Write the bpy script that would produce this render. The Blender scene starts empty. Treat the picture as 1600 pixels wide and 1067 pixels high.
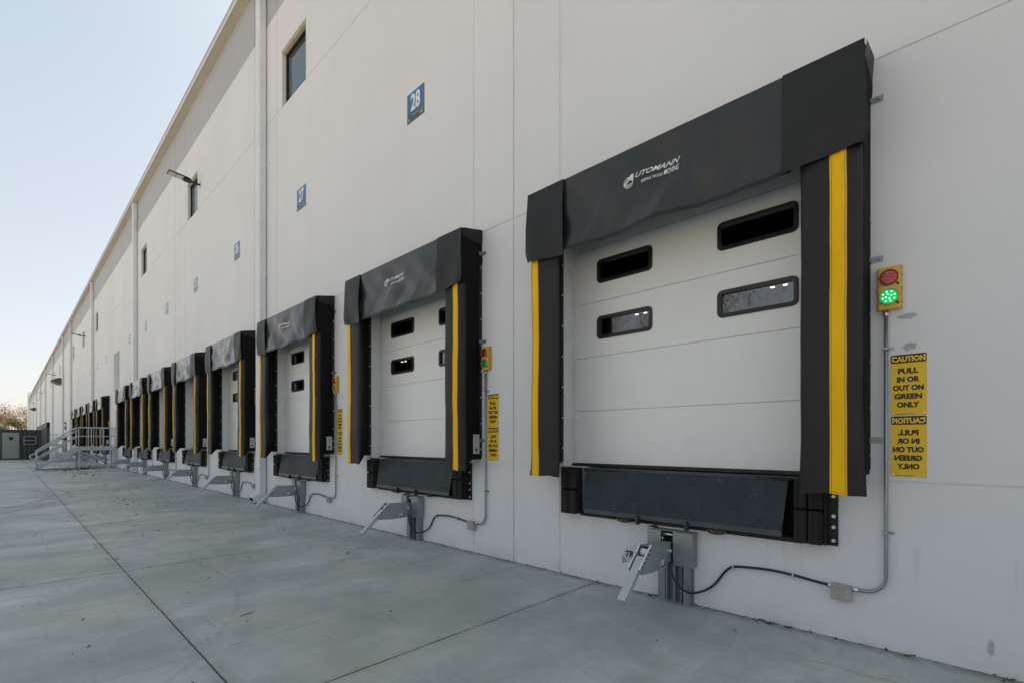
import bpy, bmesh, math, random
from mathutils import Vector, Matrix
R = math.radians
SC = bpy.context.scene
COL = SC.collection

# ---------------------------------------------------------------- camera
CAMH = 1.527; CAMD = 4.465
cd = bpy.data.cameras.new("camera"); cam = bpy.data.objects.new("camera", cd); COL.objects.link(cam)
cam.location = (0, -CAMD, CAMH)
cam.rotation_euler = (R(90), 0, math.atan2(755.6, 790.5))
cd.sensor_width = 36; cd.lens = 36*755.6/1600
cd.shift_y = (689-533.5)/1600
cd.clip_start = .05; cd.clip_end = 3000
SC.camera = cam

# ---------------------------------------------------------------- light
SUN_EL = 45; SUN_DIR = Vector((-.62, .78, 0)).normalized()     # horizontal direction towards the sun (behind the building)
w = bpy.data.worlds.new("World"); SC.world = w; w.use_nodes = True
nt = w.node_tree; nt.nodes.clear()
sky = nt.nodes.new('ShaderNodeTexSky'); sky.sky_type = 'NISHITA'; sky.sun_disc = False
sky.sun_elevation = R(SUN_EL)
sky.sun_rotation = math.atan2(SUN_DIR.x, SUN_DIR.y)
sky.air_density = .8; sky.dust_density = 2.0; sky.ozone_density = 1.0; sky.altitude = 50
bg = nt.nodes.new('ShaderNodeBackground'); bg.inputs['Strength'].default_value = .062
wo = nt.nodes.new('ShaderNodeOutputWorld')
veil = nt.nodes.new('ShaderNodeMix'); veil.data_type = 'RGBA'; veil.inputs[0].default_value = .70      # thin high cloud over the blue
nt.links.new(sky.outputs[0], veil.inputs[6]); 
tcw = nt.nodes.new('ShaderNodeTexCoord'); sxw = nt.nodes.new('ShaderNodeSeparateXYZ'); nt.links.new(tcw.outputs['Generated'], sxw.inputs[0])
crw = nt.nodes.new('ShaderNodeValToRGB'); nt.links.new(sxw.outputs['Z'], crw.inputs[0])          # pale veil, whiter towards the horizon
crw.color_ramp.elements[0].position = .02; crw.color_ramp.elements[0].color = (4.0/4, 3.78/4, 3.5/4, 1)
crw.color_ramp.elements[1].position = .55; crw.color_ramp.elements[1].color = (2.72/4, 3.10/4, 3.10/4, 1)
scw = nt.nodes.new('ShaderNodeVectorMath'); scw.operation = 'SCALE'; scw.inputs['Scale'].default_value = 4.0
nt.links.new(crw.outputs[0], scw.inputs[0]); nt.links.new(scw.outputs[0], veil.inputs[7])
nt.links.new(veil.outputs[2], bg.inputs['Color']); nt.links.new(bg.outputs[0], wo.inputs[0])
sd = bpy.data.lights.new("sun", 'SUN'); sd.energy = 5.0; sd.angle = R(.5); sd.color = (1, .88, .73)
so = bpy.data.objects.new("sun", sd); COL.objects.link(so)
tosun = Vector((SUN_DIR.x*math.cos(R(SUN_EL)), SUN_DIR.y*math.cos(R(SUN_EL)), math.sin(R(SUN_EL))))
so.rotation_euler = tosun.to_track_quat('Z', 'Y').to_euler(); so.location = (0, 0, 60)
SC.view_settings.view_transform = 'Standard'; SC.view_settings.look = 'None'
SC.view_settings.exposure = 1.85; SC.view_settings.gamma = 1

# ---------------------------------------------------------------- material helpers
class NT:
    def __init__(s, name):
        s.m = bpy.data.materials.new(name); s.m.use_nodes = True
        s.t = s.m.node_tree; s.b = s.t.nodes['Principled BSDF']; s.pos = None
    def n(s, typ, **kw):
        n = s.t.nodes.new('ShaderNode'+typ)
        for k, v in kw.items(): setattr(n, k, v)
        return n
    def put(s, sock, v):
        if isinstance(v, bpy.types.NodeSocket): s.t.links.new(v, sock)
        elif v is not None: sock.default_value = v
    def P(s):
        if s.pos is None: s.pos = s.n('NewGeometry').outputs['Position']
        return s.pos
    def O(s): return s.n('TexCoord').outputs['Object']
    def math(s, op, a, b=None, c=None, clamp=False):
        n = s.n('Math', operation=op); n.use_clamp = clamp
        s.put(n.inputs[0], a); s.put(n.inputs[1], b)
        if c is not None: s.put(n.inputs[2], c)
        return n.outputs[0]
    def scale(s, v, xyz):
        n = s.n('VectorMath', operation='MULTIPLY'); s.put(n.inputs[0], v); n.inputs[1].default_value = xyz
        return n.outputs[0]
    def noise(s, vec, sc, det=3, rough=.55):
        n = s.n('TexNoise'); s.put(n.inputs['Vector'], vec); n.inputs['Scale'].default_value = sc
        n.inputs['Detail'].default_value = det; n.inputs['Roughness'].default_value = rough
        return n.outputs['Fac']
    def ramp(s, fac, a, b, va=0., vb=1.):
        n = s.n('MapRange'); n.clamp = True
        s.put(n.inputs['Value'], fac)
        for k, v in zip(('From Min', 'From Max', 'To Min', 'To Max'), (a, b, va, vb)): n.inputs[k].default_value = v
        return n.outputs['Result']
    def mix(s, fac, a, b, mode='MIX'):
        n = s.n('Mix', data_type='RGBA', blend_type=mode)
        s.put(n.inputs[0], fac)
        for i, v in ((6, a), (7, b)):
            if isinstance(v, bpy.types.NodeSocket): s.t.links.new(v, n.inputs[i])
            else: n.inputs[i].default_value = (*v[:3], 1)
        return n.outputs[2]
    def bump(s, h, strength, dist, prev=None):
        n = s.n('Bump'); s.put(n.inputs['Height'], h); n.inputs['Strength'].default_value = strength
        n.inputs['Distance'].default_value = dist
        if prev is not None: s.t.links.new(prev, n.inputs['Normal'])
        return n.outputs[0]
    def set(s, col=None, rough=None, metal=None, nrm=None, spec=None):
        I = s.b.inputs
        if col is not None: s.put(I['Base Color'], (*col, 1) if isinstance(col, tuple) else col)
        if rough is not None: s.put(I['Roughness'], rough)
        if metal is not None: s.put(I['Metallic'], metal)
        if spec is not None: s.put(I['Specular IOR Level'], spec)
        if nrm is not None: s.put(I['Normal'], nrm)
        return s.m

def simple(name, col, rough=.5, metal=0, var=.15, sc=8, bump=0, bsc=60, spec=None, dist=.002):
    s = NT(name); o = s.O()
    f = s.ramp(s.noise(o, sc, 4), .3, .7)
    lo = tuple(c*(1-var) for c in col); hi = tuple(min(1, c*(1+var)) for c in col)
    c = s.mix(f, lo, hi)
    nr = s.bump(s.noise(o, bsc, 2), bump, dist) if bump else None
    return s.set(c, s.ramp(f, 0, 1, rough*.88, min(1, rough*1.12)), metal, nr, spec)

M = {}
# painted tilt-up concrete wall
def wall_mat(name, base, warm):
    s = NT(name); p = s.P()
    big = s.noise(s.scale(p, (.35, 1, .35)), 1.0, 4, .6)
    streak = s.noise(s.scale(p, (2.2, 1, .09)), 1.0, 3, .6)
    fine = s.noise(p, 38, 3, .6)
    c = s.mix(s.ramp(big, .3, .7), tuple(b*.95 for b in base), tuple(b*1.03 for b in base))
    c = s.mix(s.ramp(streak, .55, .8, 0, .16), c, warm)
    sx0 = s.n('SeparateXYZ'); s.put(sx0.inputs[0], p)                        # each panel poured and painted a shade apart
    pn = s.n('TexWhiteNoise', noise_dimensions='1D'); s.put(pn.inputs['W'], s.math('FLOOR', s.math('DIVIDE', s.math('ADD', sx0.outputs['X'], 4.235), 8.5346)))
    c = s.mix(s.math('MULTIPLY', pn.outputs['Value'], .10), c, tuple(b*.7 for b in base))
    # splash dirt above the slab, patchy
    sx = s.n('SeparateXYZ'); s.put(sx.inputs[0], p); z = sx.outputs['Z']
    low = s.math('MULTIPLY', s.ramp(z, 0, .20, 1, 0), s.ramp(s.noise(s.scale(p, (1.6, 1, 3)), 1.3, 4, .65), .45, .75, 0, .35))
    c = s.mix(low, c, (.20, .19, .16))
    # runs of dirt under the leveller pits
    pit = s.math('MULTIPLY', s.ramp(z, .35, .75, 0, 1), s.ramp(z, .74, .8, 1, 0))
    pit = s.math('MULTIPLY', pit, s.ramp(s.noise(s.scale(p, (9, 1, .8)), 1.0, 3, .7), .55, .78, 0, .35))
    c = s.mix(pit, c, (.30, .27, .23))
    spot = s.ramp(s.noise(p, 7, 5, .75), .70, .76, 0, .35)
    c = s.mix(spot, c, tuple(b*.72 for b in base))
    nr = s.bump(fine, .25, .004); nr = s.bump(s.noise(p, 1.2, 2), .25, .03, nr)
    return s.set(c, .62, 0, nr, .35)
M['wall'] = wall_mat('painted_concrete', (.700, .690, .708), (.575, .555, .55))
M['band'] = wall_mat('grey_band_paint', (.415, .418, .435), (.37, .362, .37))

# concrete yard
def yard_mat():
    s = NT('yard_concrete'); p = s.P()
    sx = s.n('SeparateXYZ'); s.put(sx.inputs[0], p); x, y = sx.outputs['X'], sx.outputs['Y']
    big = s.noise(p, .38, 5, .62); mid = s.noise(s.scale(p, (1, .55, 1)), 1.7, 5, .68); fine = s.noise(p, 60, 3, .7)
    c = s.mix(s.ramp(big, .38, .62), (.355, .385, .362), (.56, .58, .57))
    c = s.mix(s.ramp(s.noise(s.scale(p, (1, 1.6, 1)), .75, 6, .72), .50, .62, 0, .45), c, (.33, .355, .32))
    c = s.mix(s.ramp(mid, .38, .68, 0, .75), c, (.29, .32, .325))
    c = s.mix(s.ramp(s.noise(p, .9, 4, .6), .50, .70, 0, .55), c, (.45, .45, .38))
    # broom strokes across the slab
    broom = s.noise(s.scale(p, (75, 1.3, 1)), 1.0, 3, .6)
    c = s.mix(s.ramp(broom, .35, .7, 0, .22), c, (.25, .265, .26))
    # pale scrapes, long and thin
    scr = s.noise(s.scale(p, (1.1, 14, 1)), 1.0, 3, .6)
    c = s.mix(s.ramp(scr, .66, .74, 0, .30), c, (.56, .58, .58))
    c = s.mix(s.ramp(s.noise(s.scale(p, (.7, 9, 1)), 1.3, 4, .65), .60, .72, 0, .42), c, (.19, .21, .205))
    spk = s.ramp(s.noise(p, 22, 5, .82), .66, .72, 0, .6)
    c = s.mix(s.ramp(s.noise(p, 5.5, 6, .8), .60, .70, 0, .35), c, (.22, .235, .22))
    c = s.mix(spk, c, (.085, .09, .08))
    # tyre marks: arcs
    def ring(cx, cy, r, wd, a):
        dx = s.math('SUBTRACT', x, cx); dy = s.math('SUBTRACT', y, cy)
        d = s.math('SQRT', s.math('ADD', s.math('MULTIPLY', dx, dx), s.math('MULTIPLY', dy, dy)))
        e = s.math('ABSOLUTE', s.math('SUBTRACT', d, r))
        e = s.ramp(e, wd*.5, wd, a, 0)
        return s.math('MULTIPLY', e, s.ramp(s.noise(p, 3.1, 4, .7), .35, .6))
    for a in ((-6.3, -6.6, 3.85, .03, .16), (-19.2, -10.3, 6.7, .14, .35), (-19.2, -10.3, 7.15, .12, .28), (-20.5, -9.4, 7.4, .10, .22), (-12, -9, 6.2, .09, .15), (-8, -12, 9.6, .12, .14)):
        c = s.mix(ring(*a), c, (.10, .11, .11))
    # ochre stain streak by the wall at right
    dy = s.math('ABSOLUTE', s.math('ADD', y, s.math('ADD', .575, s.math('MULTIPLY', s.math('SUBTRACT', s.noise(p, 5, 3), .5), .16))))
    st = s.math('MULTIPLY', s.ramp(dy, .0, .035, .55, 0), s.math('MULTIPLY', s.ramp(x, -1.1, -.8), s.ramp(x, -.25, .1, 1, 0)))
    c = s.mix(st, c, (.40, .28, .12))
    # dirt against the wall foot
    c = s.mix(s.math('MULTIPLY', s.ramp(y, -.16, -.02, 0, .75), s.ramp(s.noise(p, 6, 4, .7), .32, .55)), c, (.10, .105, .08))
    # sawn joints
    def line(dist, wd, a):
        return s.ramp(dist, wd*.55, wd, a, 0)
    wob = s.math('MULTIPLY', s.math('SUBTRACT', s.noise(p, 9, 3), .5), .010)
    d1 = s.math('ABSOLUTE', s.math('ADD', s.math('ADD', y, 3.5), wob))
    m = s.math('ABSOLUTE', s.math('ADD', s.math('SUBTRACT', s.math('FLOORED_MODULO', s.math('ADD', x, 2.97+2.1336), 4.2672), 2.1336), wob))
    d3 = s.math('ABSOLUTE', s.math('ADD', y, 9.6))
    j1 = line(d1, .008, .9); j2 = s.math('MULTIPLY', line(m, .008, 1), s.ramp(s.noise(p, 2.3, 4, .7), .30, .55, .25, 1)); j3 = line(d3, .014, 1)
    j = s.math('MAXIMUM', s.math('MAXIMUM', j1, j2), j3)
    halo = s.math('MULTIPLY', s.math('MAXIMUM', line(d1, .09, 1), line(m, .07, 1)), s.ramp(s.noise(p, 4, 4, .7), .4, .7, 0, .35))
    for xc in (-4.03, -5.9, -9.4, -13.3):
        fx = s.math('ABSOLUTE', s.math('ADD', s.math('SUBTRACT', x, xc), s.math('MULTIPLY', s.math('SUBTRACT', s.noise(p, 1.1, 5, .6), .5), .16)))
        c = s.mix(s.math('MULTIPLY', line(fx, .012, 1), s.ramp(s.noise(p, 2.9, 3, .7), .42, .6, 0, .5)), c, (.10, .11, .10))
    c = s.mix(halo, c, (.14, .15, .145))
    c = s.mix(j, c, (.028, .03, .026))
    nr = s.bump(broom, .20, .0025); nr = s.bump(fine, .35, .003, nr); nr = s.bump(big, .3, .02, nr)
    nr = s.bump(s.math('MULTIPLY', j, -1), .8, .006, nr)
    return s.set(c, s.ramp(mid, .3, .7, .50, .72), 0, nr, .35)
M['yard'] = yard_mat()
M['bounce_ground'] = simple('tan_bounce_ground', (.26, .215, .15), .95, sc=.4, var=.35)  # tan chosen so sunlit ground beyond the yard bounces warm light

def vinyl(name, col, rough, bs=.25, big=.35, dst=.25):
    s = NT(name); o = s.O()
    f = s.noise(o, 3.0, 4, .6)
    c = s.mix(s.ramp(f, .35, .7), tuple(k*.85 for k in col), tuple(k*1.2 for k in col))
    dust = s.ramp(s.noise(s.scale(o, (2, 2, .6)), 2.2, 5, .7), .58, .8, 0, dst)
    c = s.mix(dust, c, (.055, .054, .052))
    weave = s.noise(o, 420, 1); nr = s.bump(weave, bs, .0006); nr = s.bump(s.noise(o, 9, 3, .6), big, .012, nr)
    return s.set(c, s.ramp(f, .3, .7, rough*.85, rough*1.15), 0, nr, .34)
M['vinyl'] = vinyl('black_vinyl', (.012, .011, .011), .5)
M['flap'] = vinyl('grey_black_vinyl', (.013, .0125, .0125), .48)
M['curtain'] = vinyl('head_curtain_vinyl', (.017, .018, .019), .40, .12, .06, .06); M['curtain'].node_tree.nodes['Principled BSDF'].inputs['Coat Weight'].default_value = .85; M['curtain'].node_tree.nodes['Principled BSDF'].inputs['Coat Roughness'].default_value = .26
M['curtain'].node_tree.nodes['Principled BSDF'].inputs['Coat Roughness'].default_value = .22
def cvar(name, coat, spec):
    m = M['curtain'].copy(); m.name = name; b = m.node_tree.nodes['Principled BSDF']
    b.inputs['Coat Weight'].default_value = coat; b.inputs['Specular IOR Level'].default_value = spec; return m
M['curtain_mid'] = cvar('medium_gloss_curtain_vinyl', .45, .45); M['curtain_matte'] = cvar('matte_curtain_vinyl', .18, .5)  # gloss stepped by dock, boosting the grazing sky sheen on far curtains
M['side'] = vinyl('black_side_fabric', (.006, .006, .006), .75); M['side'].node_tree.nodes['Principled BSDF'].inputs['Specular IOR Level'].default_value = .15
M['yellow'] = vinyl('yellow_vinyl', (.72, .40, .008), .5, .1)
def stripe_mat():
    s = NT('yellow_stripe'); o = s.O()
    c = s.mix(s.ramp(s.noise(s.scale(o, (3, 3, 1)), 2, 4), .3, .7), (.80, .43, .0), (.92, .52, .004))
    c = s.mix(s.ramp(s.noise(o, 6, 5, .75), .62, .72, 0, .35), c, (.50, .27, .01))
    nr = s.bump(s.noise(s.scale(o, (.6, .6, 9)), 3.2, 3, .6), .3, .006)
    return s.set(c, .6, 0, nr, .22)
M['stripe'] = stripe_mat()
M['thread'] = simple('stitching', (.25, .13, .01), .8)
M['backing'] = simple('dark_backing', (.012, .012, .012), .7)
M['white_print'] = simple('white_print', (.72, .72, .72), .6, var=.05)
M['bolt'] = simple('zinc_bolt', (.62, .62, .60), .38, .8, var=.1)
M['label'] = simple('label_paper', (.50, .51, .51), .5, var=.04)
M['ink'] = simple('black_ink', (.012, .012, .012), .55)
def galv():
    s = NT('galvanised_steel'); o = s.O()
    v = s.n('TexVoronoi'); s.put(v.inputs['Vector'], o); v.inputs['Scale'].default_value = 120
    c = s.mix(s.ramp(v.outputs['Distance'], 0, .6), (.36, .39, .41), (.29, .32, .34))
    c = s.mix(s.ramp(s.noise(o, 5, 5, .7), .58, .75, 0, .5), c, (.22, .22, .21))
    nr = s.bump(s.noise(o, 30, 3), .12, .002)
    return s.set(c, s.ramp(s.noise(o, 12, 3), .3, .7, .32, .52), .85, nr)
M['galv'] = galv()
M['galv_paint'] = simple('zinc_grey_steel', (.31, .35, .37), .42, .4, var=.12, sc=6, bump=.1)
M['galv_light'] = simple('pale_galvanised', (.44, .47, .48), .5, .3, var=.1, sc=4)
M['bright'] = simple('bright_zinc', (.66, .66, .67), .30, .85, var=.08, sc=20)
M['stainless'] = simple('box_steel', (.42, .41, .38), .42, .85, var=.12, sc=14)
M['rust'] = simple('rusty_dirt', (.10, .075, .05), .95, var=.4, sc=30, bump=.6, bsc=40, dist=.01)
M['cable'] = simple('black_cable', (.012, .012, .013), .42)
M['dark'] = simple('dark_void', (.006, .006, .006), .9)  # flat black standing in for shade in openings and recesses
def rubber():
    s = NT('laminated_rubber'); o = s.O()
    st = s.noise(s.scale(o, (85, 4, 1.2)), 1, 2, .6)
    c = s.mix(s.ramp(st, .35, .65), (.007, .007, .007), (.028, .024, .023))
    return s.set(c, .78, 0, s.bump(st, .9, .008), .3)
M['rubber'] = rubber()
M['steel_black'] = simple('black_steel', (.014, .012, .012), .55, .2, var=.5, sc=9)
def lev():
    s = NT('leveller_paint'); o = s.O()
    # raised tread bars on a staggered grid
    sc = s.scale(o, (1, 1, 1)); sx = s.n('SeparateXYZ'); s.put(sx.inputs[0], sc)
    x, z = sx.outputs['X'], sx.outputs['Z']
    u = s.math('MULTIPLY', s.math('ADD', x, z), 38); v = s.math('MULTIPLY', s.math('SUBTRACT', x, z), 38)
    a = s.math('ABSOLUTE', s.math('SINE', s.math('MULTIPLY', u, 3.1416/2))); b = s.math('ABSOLUTE', s.math('SINE', s.math('MULTIPLY', v, 3.1416*1.1)))
    t = s.ramp(s.math('MULTIPLY', a, b), .55, .8)
    c = s.mix(s.ramp(s.noise(o, 3, 5, .7), .35, .7), (.016, .026, .033), (.030, .042, .050))
    c = s.mix(s.ramp(s.noise(s.scale(o, (3, 3, 1)), 4, 5, .75), .60, .72, 0, .5), c, (.13, .14, .14))
    c = s.mix(s.math('MULTIPLY', t, .30), c, (.06, .075, .085))
    return s.set(c, s.ramp(s.noise(o, 4, 3), .3, .7, .45, .62), .1, s.bump(t, .8, .005), .35)
M['lev'] = lev()
M['levedge'] = simple('leveller_edge_paint', (.040, .052, .062), .4, .2, var=.25, sc=6)
def doorm():
    s = NT('white_door_panel'); p = s.P()
    g = s.noise(s.scale(p, (1.2, 1, 42)), 1.0, 3, .6)
    c = s.mix(s.ramp(s.noise(s.scale(p, (1, 1, .5)), 1.1, 4), .3, .7), (.76, .755, .75), (.81, .805, .80))
    c = s.mix(s.ramp(s.noise(p, 9, 5, .75), .68, .75, 0, .25), c, (.4, .4, .38))
    sx = s.n('SeparateXYZ'); s.put(sx.inputs[0], p)
    gr = s.math('MULTIPLY', s.ramp(sx.outputs['Z'], 1.28, 1.75, 1, 0), s.ramp(s.noise(s.scale(p, (5, 1, 2.2)), 1, 5, .7), .45, .8, 0, .16))
    c = s.mix(gr, c, (.36, .34, .30))
    nr = s.bump(g, .5, .0028)
    return s.set(c, .42, 0, nr, .5)
M['door'] = doorm()
M['jamb'] = simple('jamb_paint', (.66, .675, .675), .45, var=.06, sc=4)
M['seal'] = simple('window_gasket', (.010, .010, .011), .38, var=.2)
def glass(name, tint, ior):
    s = NT(name); s.t.nodes.remove(s.b)
    tr = s.n('BsdfTransparent'); tr.inputs[0].default_value = (*tint, 1)
    gl = s.n('BsdfGlossy'); gl.inputs['Roughness'].default_value = .01; gl.inputs[0].default_value = (.95, .97, 1, 1)
    fr = s.n('Fresnel'); fr.inputs[0].default_value = ior
    mx = s.n('MixShader'); s.t.links.new(fr.outputs[0], mx.inputs[0]); s.t.links.new(tr.outputs[0], mx.inputs[1]); s.t.links.new(gl.outputs[0], mx.inputs[2])
    s.t.links.new(mx.outputs[0], s.t.nodes['Material Output'].inputs[0])
    return s.m
M['pane'] = glass('door_window_glass', (.55, .57, .57), 2.5)
M['hpane'] = glass('high_window_glass', (.10, .12, .13), 2.4)
def emit(name, col, st, base=(.02, .02, .02)):
    s = NT(name); s.set(base, .25)
    s.b.inputs['Emission Color'].default_value = (*col, 1); s.b.inputs['Emission Strength'].default_value = st
    return s.m
M['lamp_in'] = emit('warehouse_lamp', (1, .80, .5), 2)
M['green_on'] = emit('green_lens_lit', (0, .50, .12), .20, (0, .26, .08))
M['green_led'] = emit('green_led_points', (.30, 1, .40), .9)
M['green_off'] = emit('green_lens', (0, .05, .02), .3, (.0, .08, .035))
M['red_lens'] = simple('red_lens', (.42, .05, .07), .25, var=.15, sc=60)
M['red_dot'] = simple('red_led_points', (.60, .14, .15), .4)
M['red_dark'] = simple('dark_red_lens', (.20, .012, .012), .25, var=.2, sc=60)
M['sig_yellow'] = simple('yellow_housing', (.60, .36, .045), .45, var=.12, sc=14, bump=.1)
M['sign_yellow'] = simple('yellow_sign_face', (.78, .47, .0), .45, var=.04)
M['sign_blue'] = simple('blue_sign_face', (.035, .125, .27), .13, var=.06)
M['sign_slate'] = simple('slate_sign_face', (.055, .065, .085), .13, var=.06)
M['soffit'] = simple('warm_bounce_gutter_metal', (.52, .47, .38), .5, var=.06)  # tan base carries the warm ground bounce on the gutter underside
M['gutterface'] = simple('gutter_face_metal', (.60, .60, .63), .4, var=.04)
M['downspout'] = simple('downspout_paint', (.66, .675, .685), .38, var=.05, sc=2)
M['louver'] = simple('louver_metal', (.68, .68, .66), .5, 0)
M['winframe'] = simple('bronze_window_frame', (.022, .022, .024), .4, .3)
M['lintel'] = simple('window_head_stucco', (.50, .45, .34), .7)
M['lightbody'] = simple('dark_bronze_casting', (.020, .018, .017), .45, .3)
M['lightlens'] = simple('floodlight_lens', (.52, .50, .46), .25, var=.1, sc=80)
M['canopy'] = simple('charcoal_canopy_metal', (.06, .06, .068), .5)
M['redpaint'] = simple('red_enamel', (.33, .02, .03), .4)
M['bell'] = simple('white_metal_box', (.6, .6, .58), .5)
M['contA'] = simple('grey_container_paint', (.050, .056, .060), .6, var=.2, sc=2.5, bump=.15)
M['contdoor'] = simple('pale_green_door', (.27, .31, .285), .5, var=.06)
M['patchpaint'] = simple('scuffed_patch', (.40, .40, .405), .75, var=.15, sc=30)
M['bark'] = simple('tree_bark', (.12, .09, .065), .9, var=.35, sc=10)
def leafm(name, c1, c2):
    s = NT(name); o = s.O()
    c = s.mix(s.ramp(s.noise(o, .9, 4, .7), .35, .65), c1, c2)
    s.set(c, .7); s.b.inputs['Transmission Weight'].default_value = 0
    return s.m
M['leaf_tan'] = leafm('autumn_leaves', (.16, .10, .045), (.28, .17, .08))
M['leaf_green'] = leafm('green_leaves', (.035, .075, .018), (.12, .14, .035))
M['leaf_olive'] = leafm('olive_leaves', (.07, .085, .03), (.15, .13, .05))
M['litter'] = leafm('fallen_leaves', (.018, .014, .010), (.06, .036, .02))
M['concrete_in'] = simple('indoor_concrete', (.12, .12, .12), .7)
M['roofm'] = simple('roof_membrane', (.5, .5, .5), .8)

# ---------------------------------------------------------------- mesh helpers
class MB:
    def __init__(s): s.v = []; s.f = []; s.mi = []; s.sm = []
    def quad(s, pts, mi=0, sm=False):
        b = len(s.v); s.v += [tuple(p) for p in pts]; s.f.append(tuple(range(b, b+len(pts)))); s.mi.append(mi); s.sm.append(sm)
    def box(s, x0, x1, y0, y1, z0, z1, mi=0, ch=0):
        if ch <= 0:
            b = len(s.v)
            s.v += [(x, y, z) for x in (x0, x1) for y in (y0, y1) for z in (z0, z1)]
            for q in ((0, 1, 3, 2), (4, 6, 7, 5), (0, 4, 5, 1), (2, 3, 7, 6), (0, 2, 6, 4), (1, 5, 7, 3)):
                s.f.append(tuple(b+i for i in q)); s.mi.append(mi); s.sm.append(False)
            return s
        bm = bmesh.new(); bmesh.ops.create_cube(bm, size=1)
        for v in bm.verts: v.co = Vector(((x0+x1)/2+v.co.x*(x1-x0), (y0+y1)/2+v.co.y*(y1-y0), (z0+z1)/2+v.co.z*(z1-z0)))
        bmesh.ops.bevel(bm, geom=bm.edges[:], offset=ch, segments=2, affect='EDGES', profile=.6)
        s.addbm(bm, mi); return s
    def addbm(s, bm, mi=0, mat=None, sm=False):
        b = len(s.v); bm.verts.index_update()
        for v in bm.verts:
            co = mat @ v.co if mat else v.co
            s.v.append(tuple(co))
        for f in bm.faces: s.f.append(tuple(b+v.index for v in f.verts)); s.mi.append(mi); s.sm.append(sm)
        bm.free()
    def tube(s, pts, r, seg=8, mi=0, cap=True):
        pts = [Vector(p) for p in pts]; b = len(s.v); n = len(pts); rr = r if isinstance(r, (list, tuple)) else [r]*n
        up = Vector((0, 0, 1)); prev = None
        for i, p in enumerate(pts):
            d = (pts[min(i+1, n-1)]-pts[max(i-1, 0)]).normalized()
            if prev is None:
                a = d.cross(up if abs(d.z) < .9 else Vector((1, 0, 0))).normalized()
            else:
                a = (prev - d*prev.dot(d)).normalized()
            prev = a; c = d.cross(a)
            for k in range(seg):
                t = 2*math.pi*k/seg; s.v.append(tuple(p+(a*math.cos(t)+c*math.sin(t))*rr[i]))
        for i in range(n-1):
            for k in range(seg):
                k2 = (k+1) % seg
                s.f.append((b+i*seg+k, b+i*seg+k2, b+(i+1)*seg+k2, b+(i+1)*seg+k)); s.mi.append(mi); s.sm.append(True)
        if cap:
            s.f.append(tuple(b+k for k in range(seg))[::-1]); s.mi.append(mi); s.sm.append(False)
            s.f.append(tuple(b+(n-1)*seg+k for k in range(seg))); s.mi.append(mi); s.sm.append(False)
        return s
    def bar(s, p0, p1, wx, wn, side, mi=0):
        """square bar from p0 to p1; side = direction of width wx"""
        p0, p1, side = Vector(p0), Vector(p1), Vector(side).normalized(); d = (p1-p0).normalized(); n = d.cross(side).normalized()
        b = len(s.v)
        for p in (p0, p1):
            for a, c in ((-1, -1), (1, -1), (1, 1), (-1, 1)): s.v.append(tuple(p+side*a*wx/2+n*c*wn/2))
        for q in ((0, 3, 2, 1), (4, 5, 6, 7), (0, 1, 5, 4), (1, 2, 6, 5), (2, 3, 7, 6), (3, 0, 4, 7)):
            s.f.append(tuple(b+i for i in q)); s.mi.append(mi); s.sm.append(False)
        return s
    def prism(s, poly, axis, a0, a1, mi=0):
        """poly: 2-D outline; axis x: (y,z) outline, y: (x,z) outline, z: (x,y)"""
        def P(u, v, a): return {'x': (a, u, v), 'y': (u, a, v), 'z': (u, v, a)}[axis]
        b = len(s.v); n = len(poly)
        s.v += [P(u, v, a0) for u, v in poly]+[P(u, v, a1) for u, v in poly]
        s.f.append(tuple(range(b, b+n))); s.f.append(tuple(range(b+2*n-1, b+n-1, -1)))
        for i in range(n): j = (i+1) % n; s.f.append((b+i, b+n+i, b+n+j, b+j))
        s.mi += [mi]*(n+2); s.sm += [False]*(n+2); return s
    def disc(s, c, r, depth, seg=16, mi=0, axis='y', dome=0):
        """cylinder with its axis along -y (front towards the viewer)"""
        cx, cy, cz = c
        if axis == 'y': f = lambda a, rr, t: (cx+rr*math.cos(a), cy-t, cz+rr*math.sin(a))
        else: f = lambda a, rr, t: (cx+t, cy+rr*math.cos(a), cz+rr*math.sin(a))
        rings = [(r, 0), (r, depth)]
        if dome: rings += [(r*.8, depth+dome*.45), (r*.45, depth+dome*.85), (r*.05, depth+dome)]
        b = len(s.v)
        for rr, t in rings: s.v += [f(2*math.pi*k/seg, rr, t) for k in range(seg)]
        for i in range(len(rings)-1):
            for k in range(seg):
                k2 = (k+1) % seg; s.f.append((b+i*seg+k, b+i*seg+k2, b+(i+1)*seg+k2, b+(i+1)*seg+k)); s.mi.append(mi); s.sm.append(i > 0)
        s.f.append(tuple(b+(len(rings)-1)*seg+k for k in range(seg))); s.mi.append(mi); s.sm.append(False)
        return s
    def grid(s, nu, nv, fn, mi=0, sm=True):
        b = len(s.v)
        for i in range(nu+1):
            for j in range(nv+1): s.v.append(tuple(fn(i/nu, j/nv)))
        for i in range(nu):
            for j in range(nv):
                a = b+i*(nv+1)+j; s.f.append((a, a+nv+1, a+nv+2, a+1)); s.mi.append(mi); s.sm.append(sm)
        return s
    def mesh(s, name, mats, recalc=True):
        me = bpy.data.meshes.new(name); me.from_pydata(s.v, [], s.f)
        if not isinstance(mats, (list, tuple)): mats = [mats]
        for m in mats: me.materials.append(m)
        me.polygons.foreach_set('material_index', s.mi); me.polygons.foreach_set('use_smooth', s.sm)
        me.update()
        if recalc:
            bm = bmesh.new(); bm.from_mesh(me); bmesh.ops.recalc_face_normals(bm, faces=bm.faces[:]); bm.to_mesh(me); bm.free()
        return me

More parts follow.
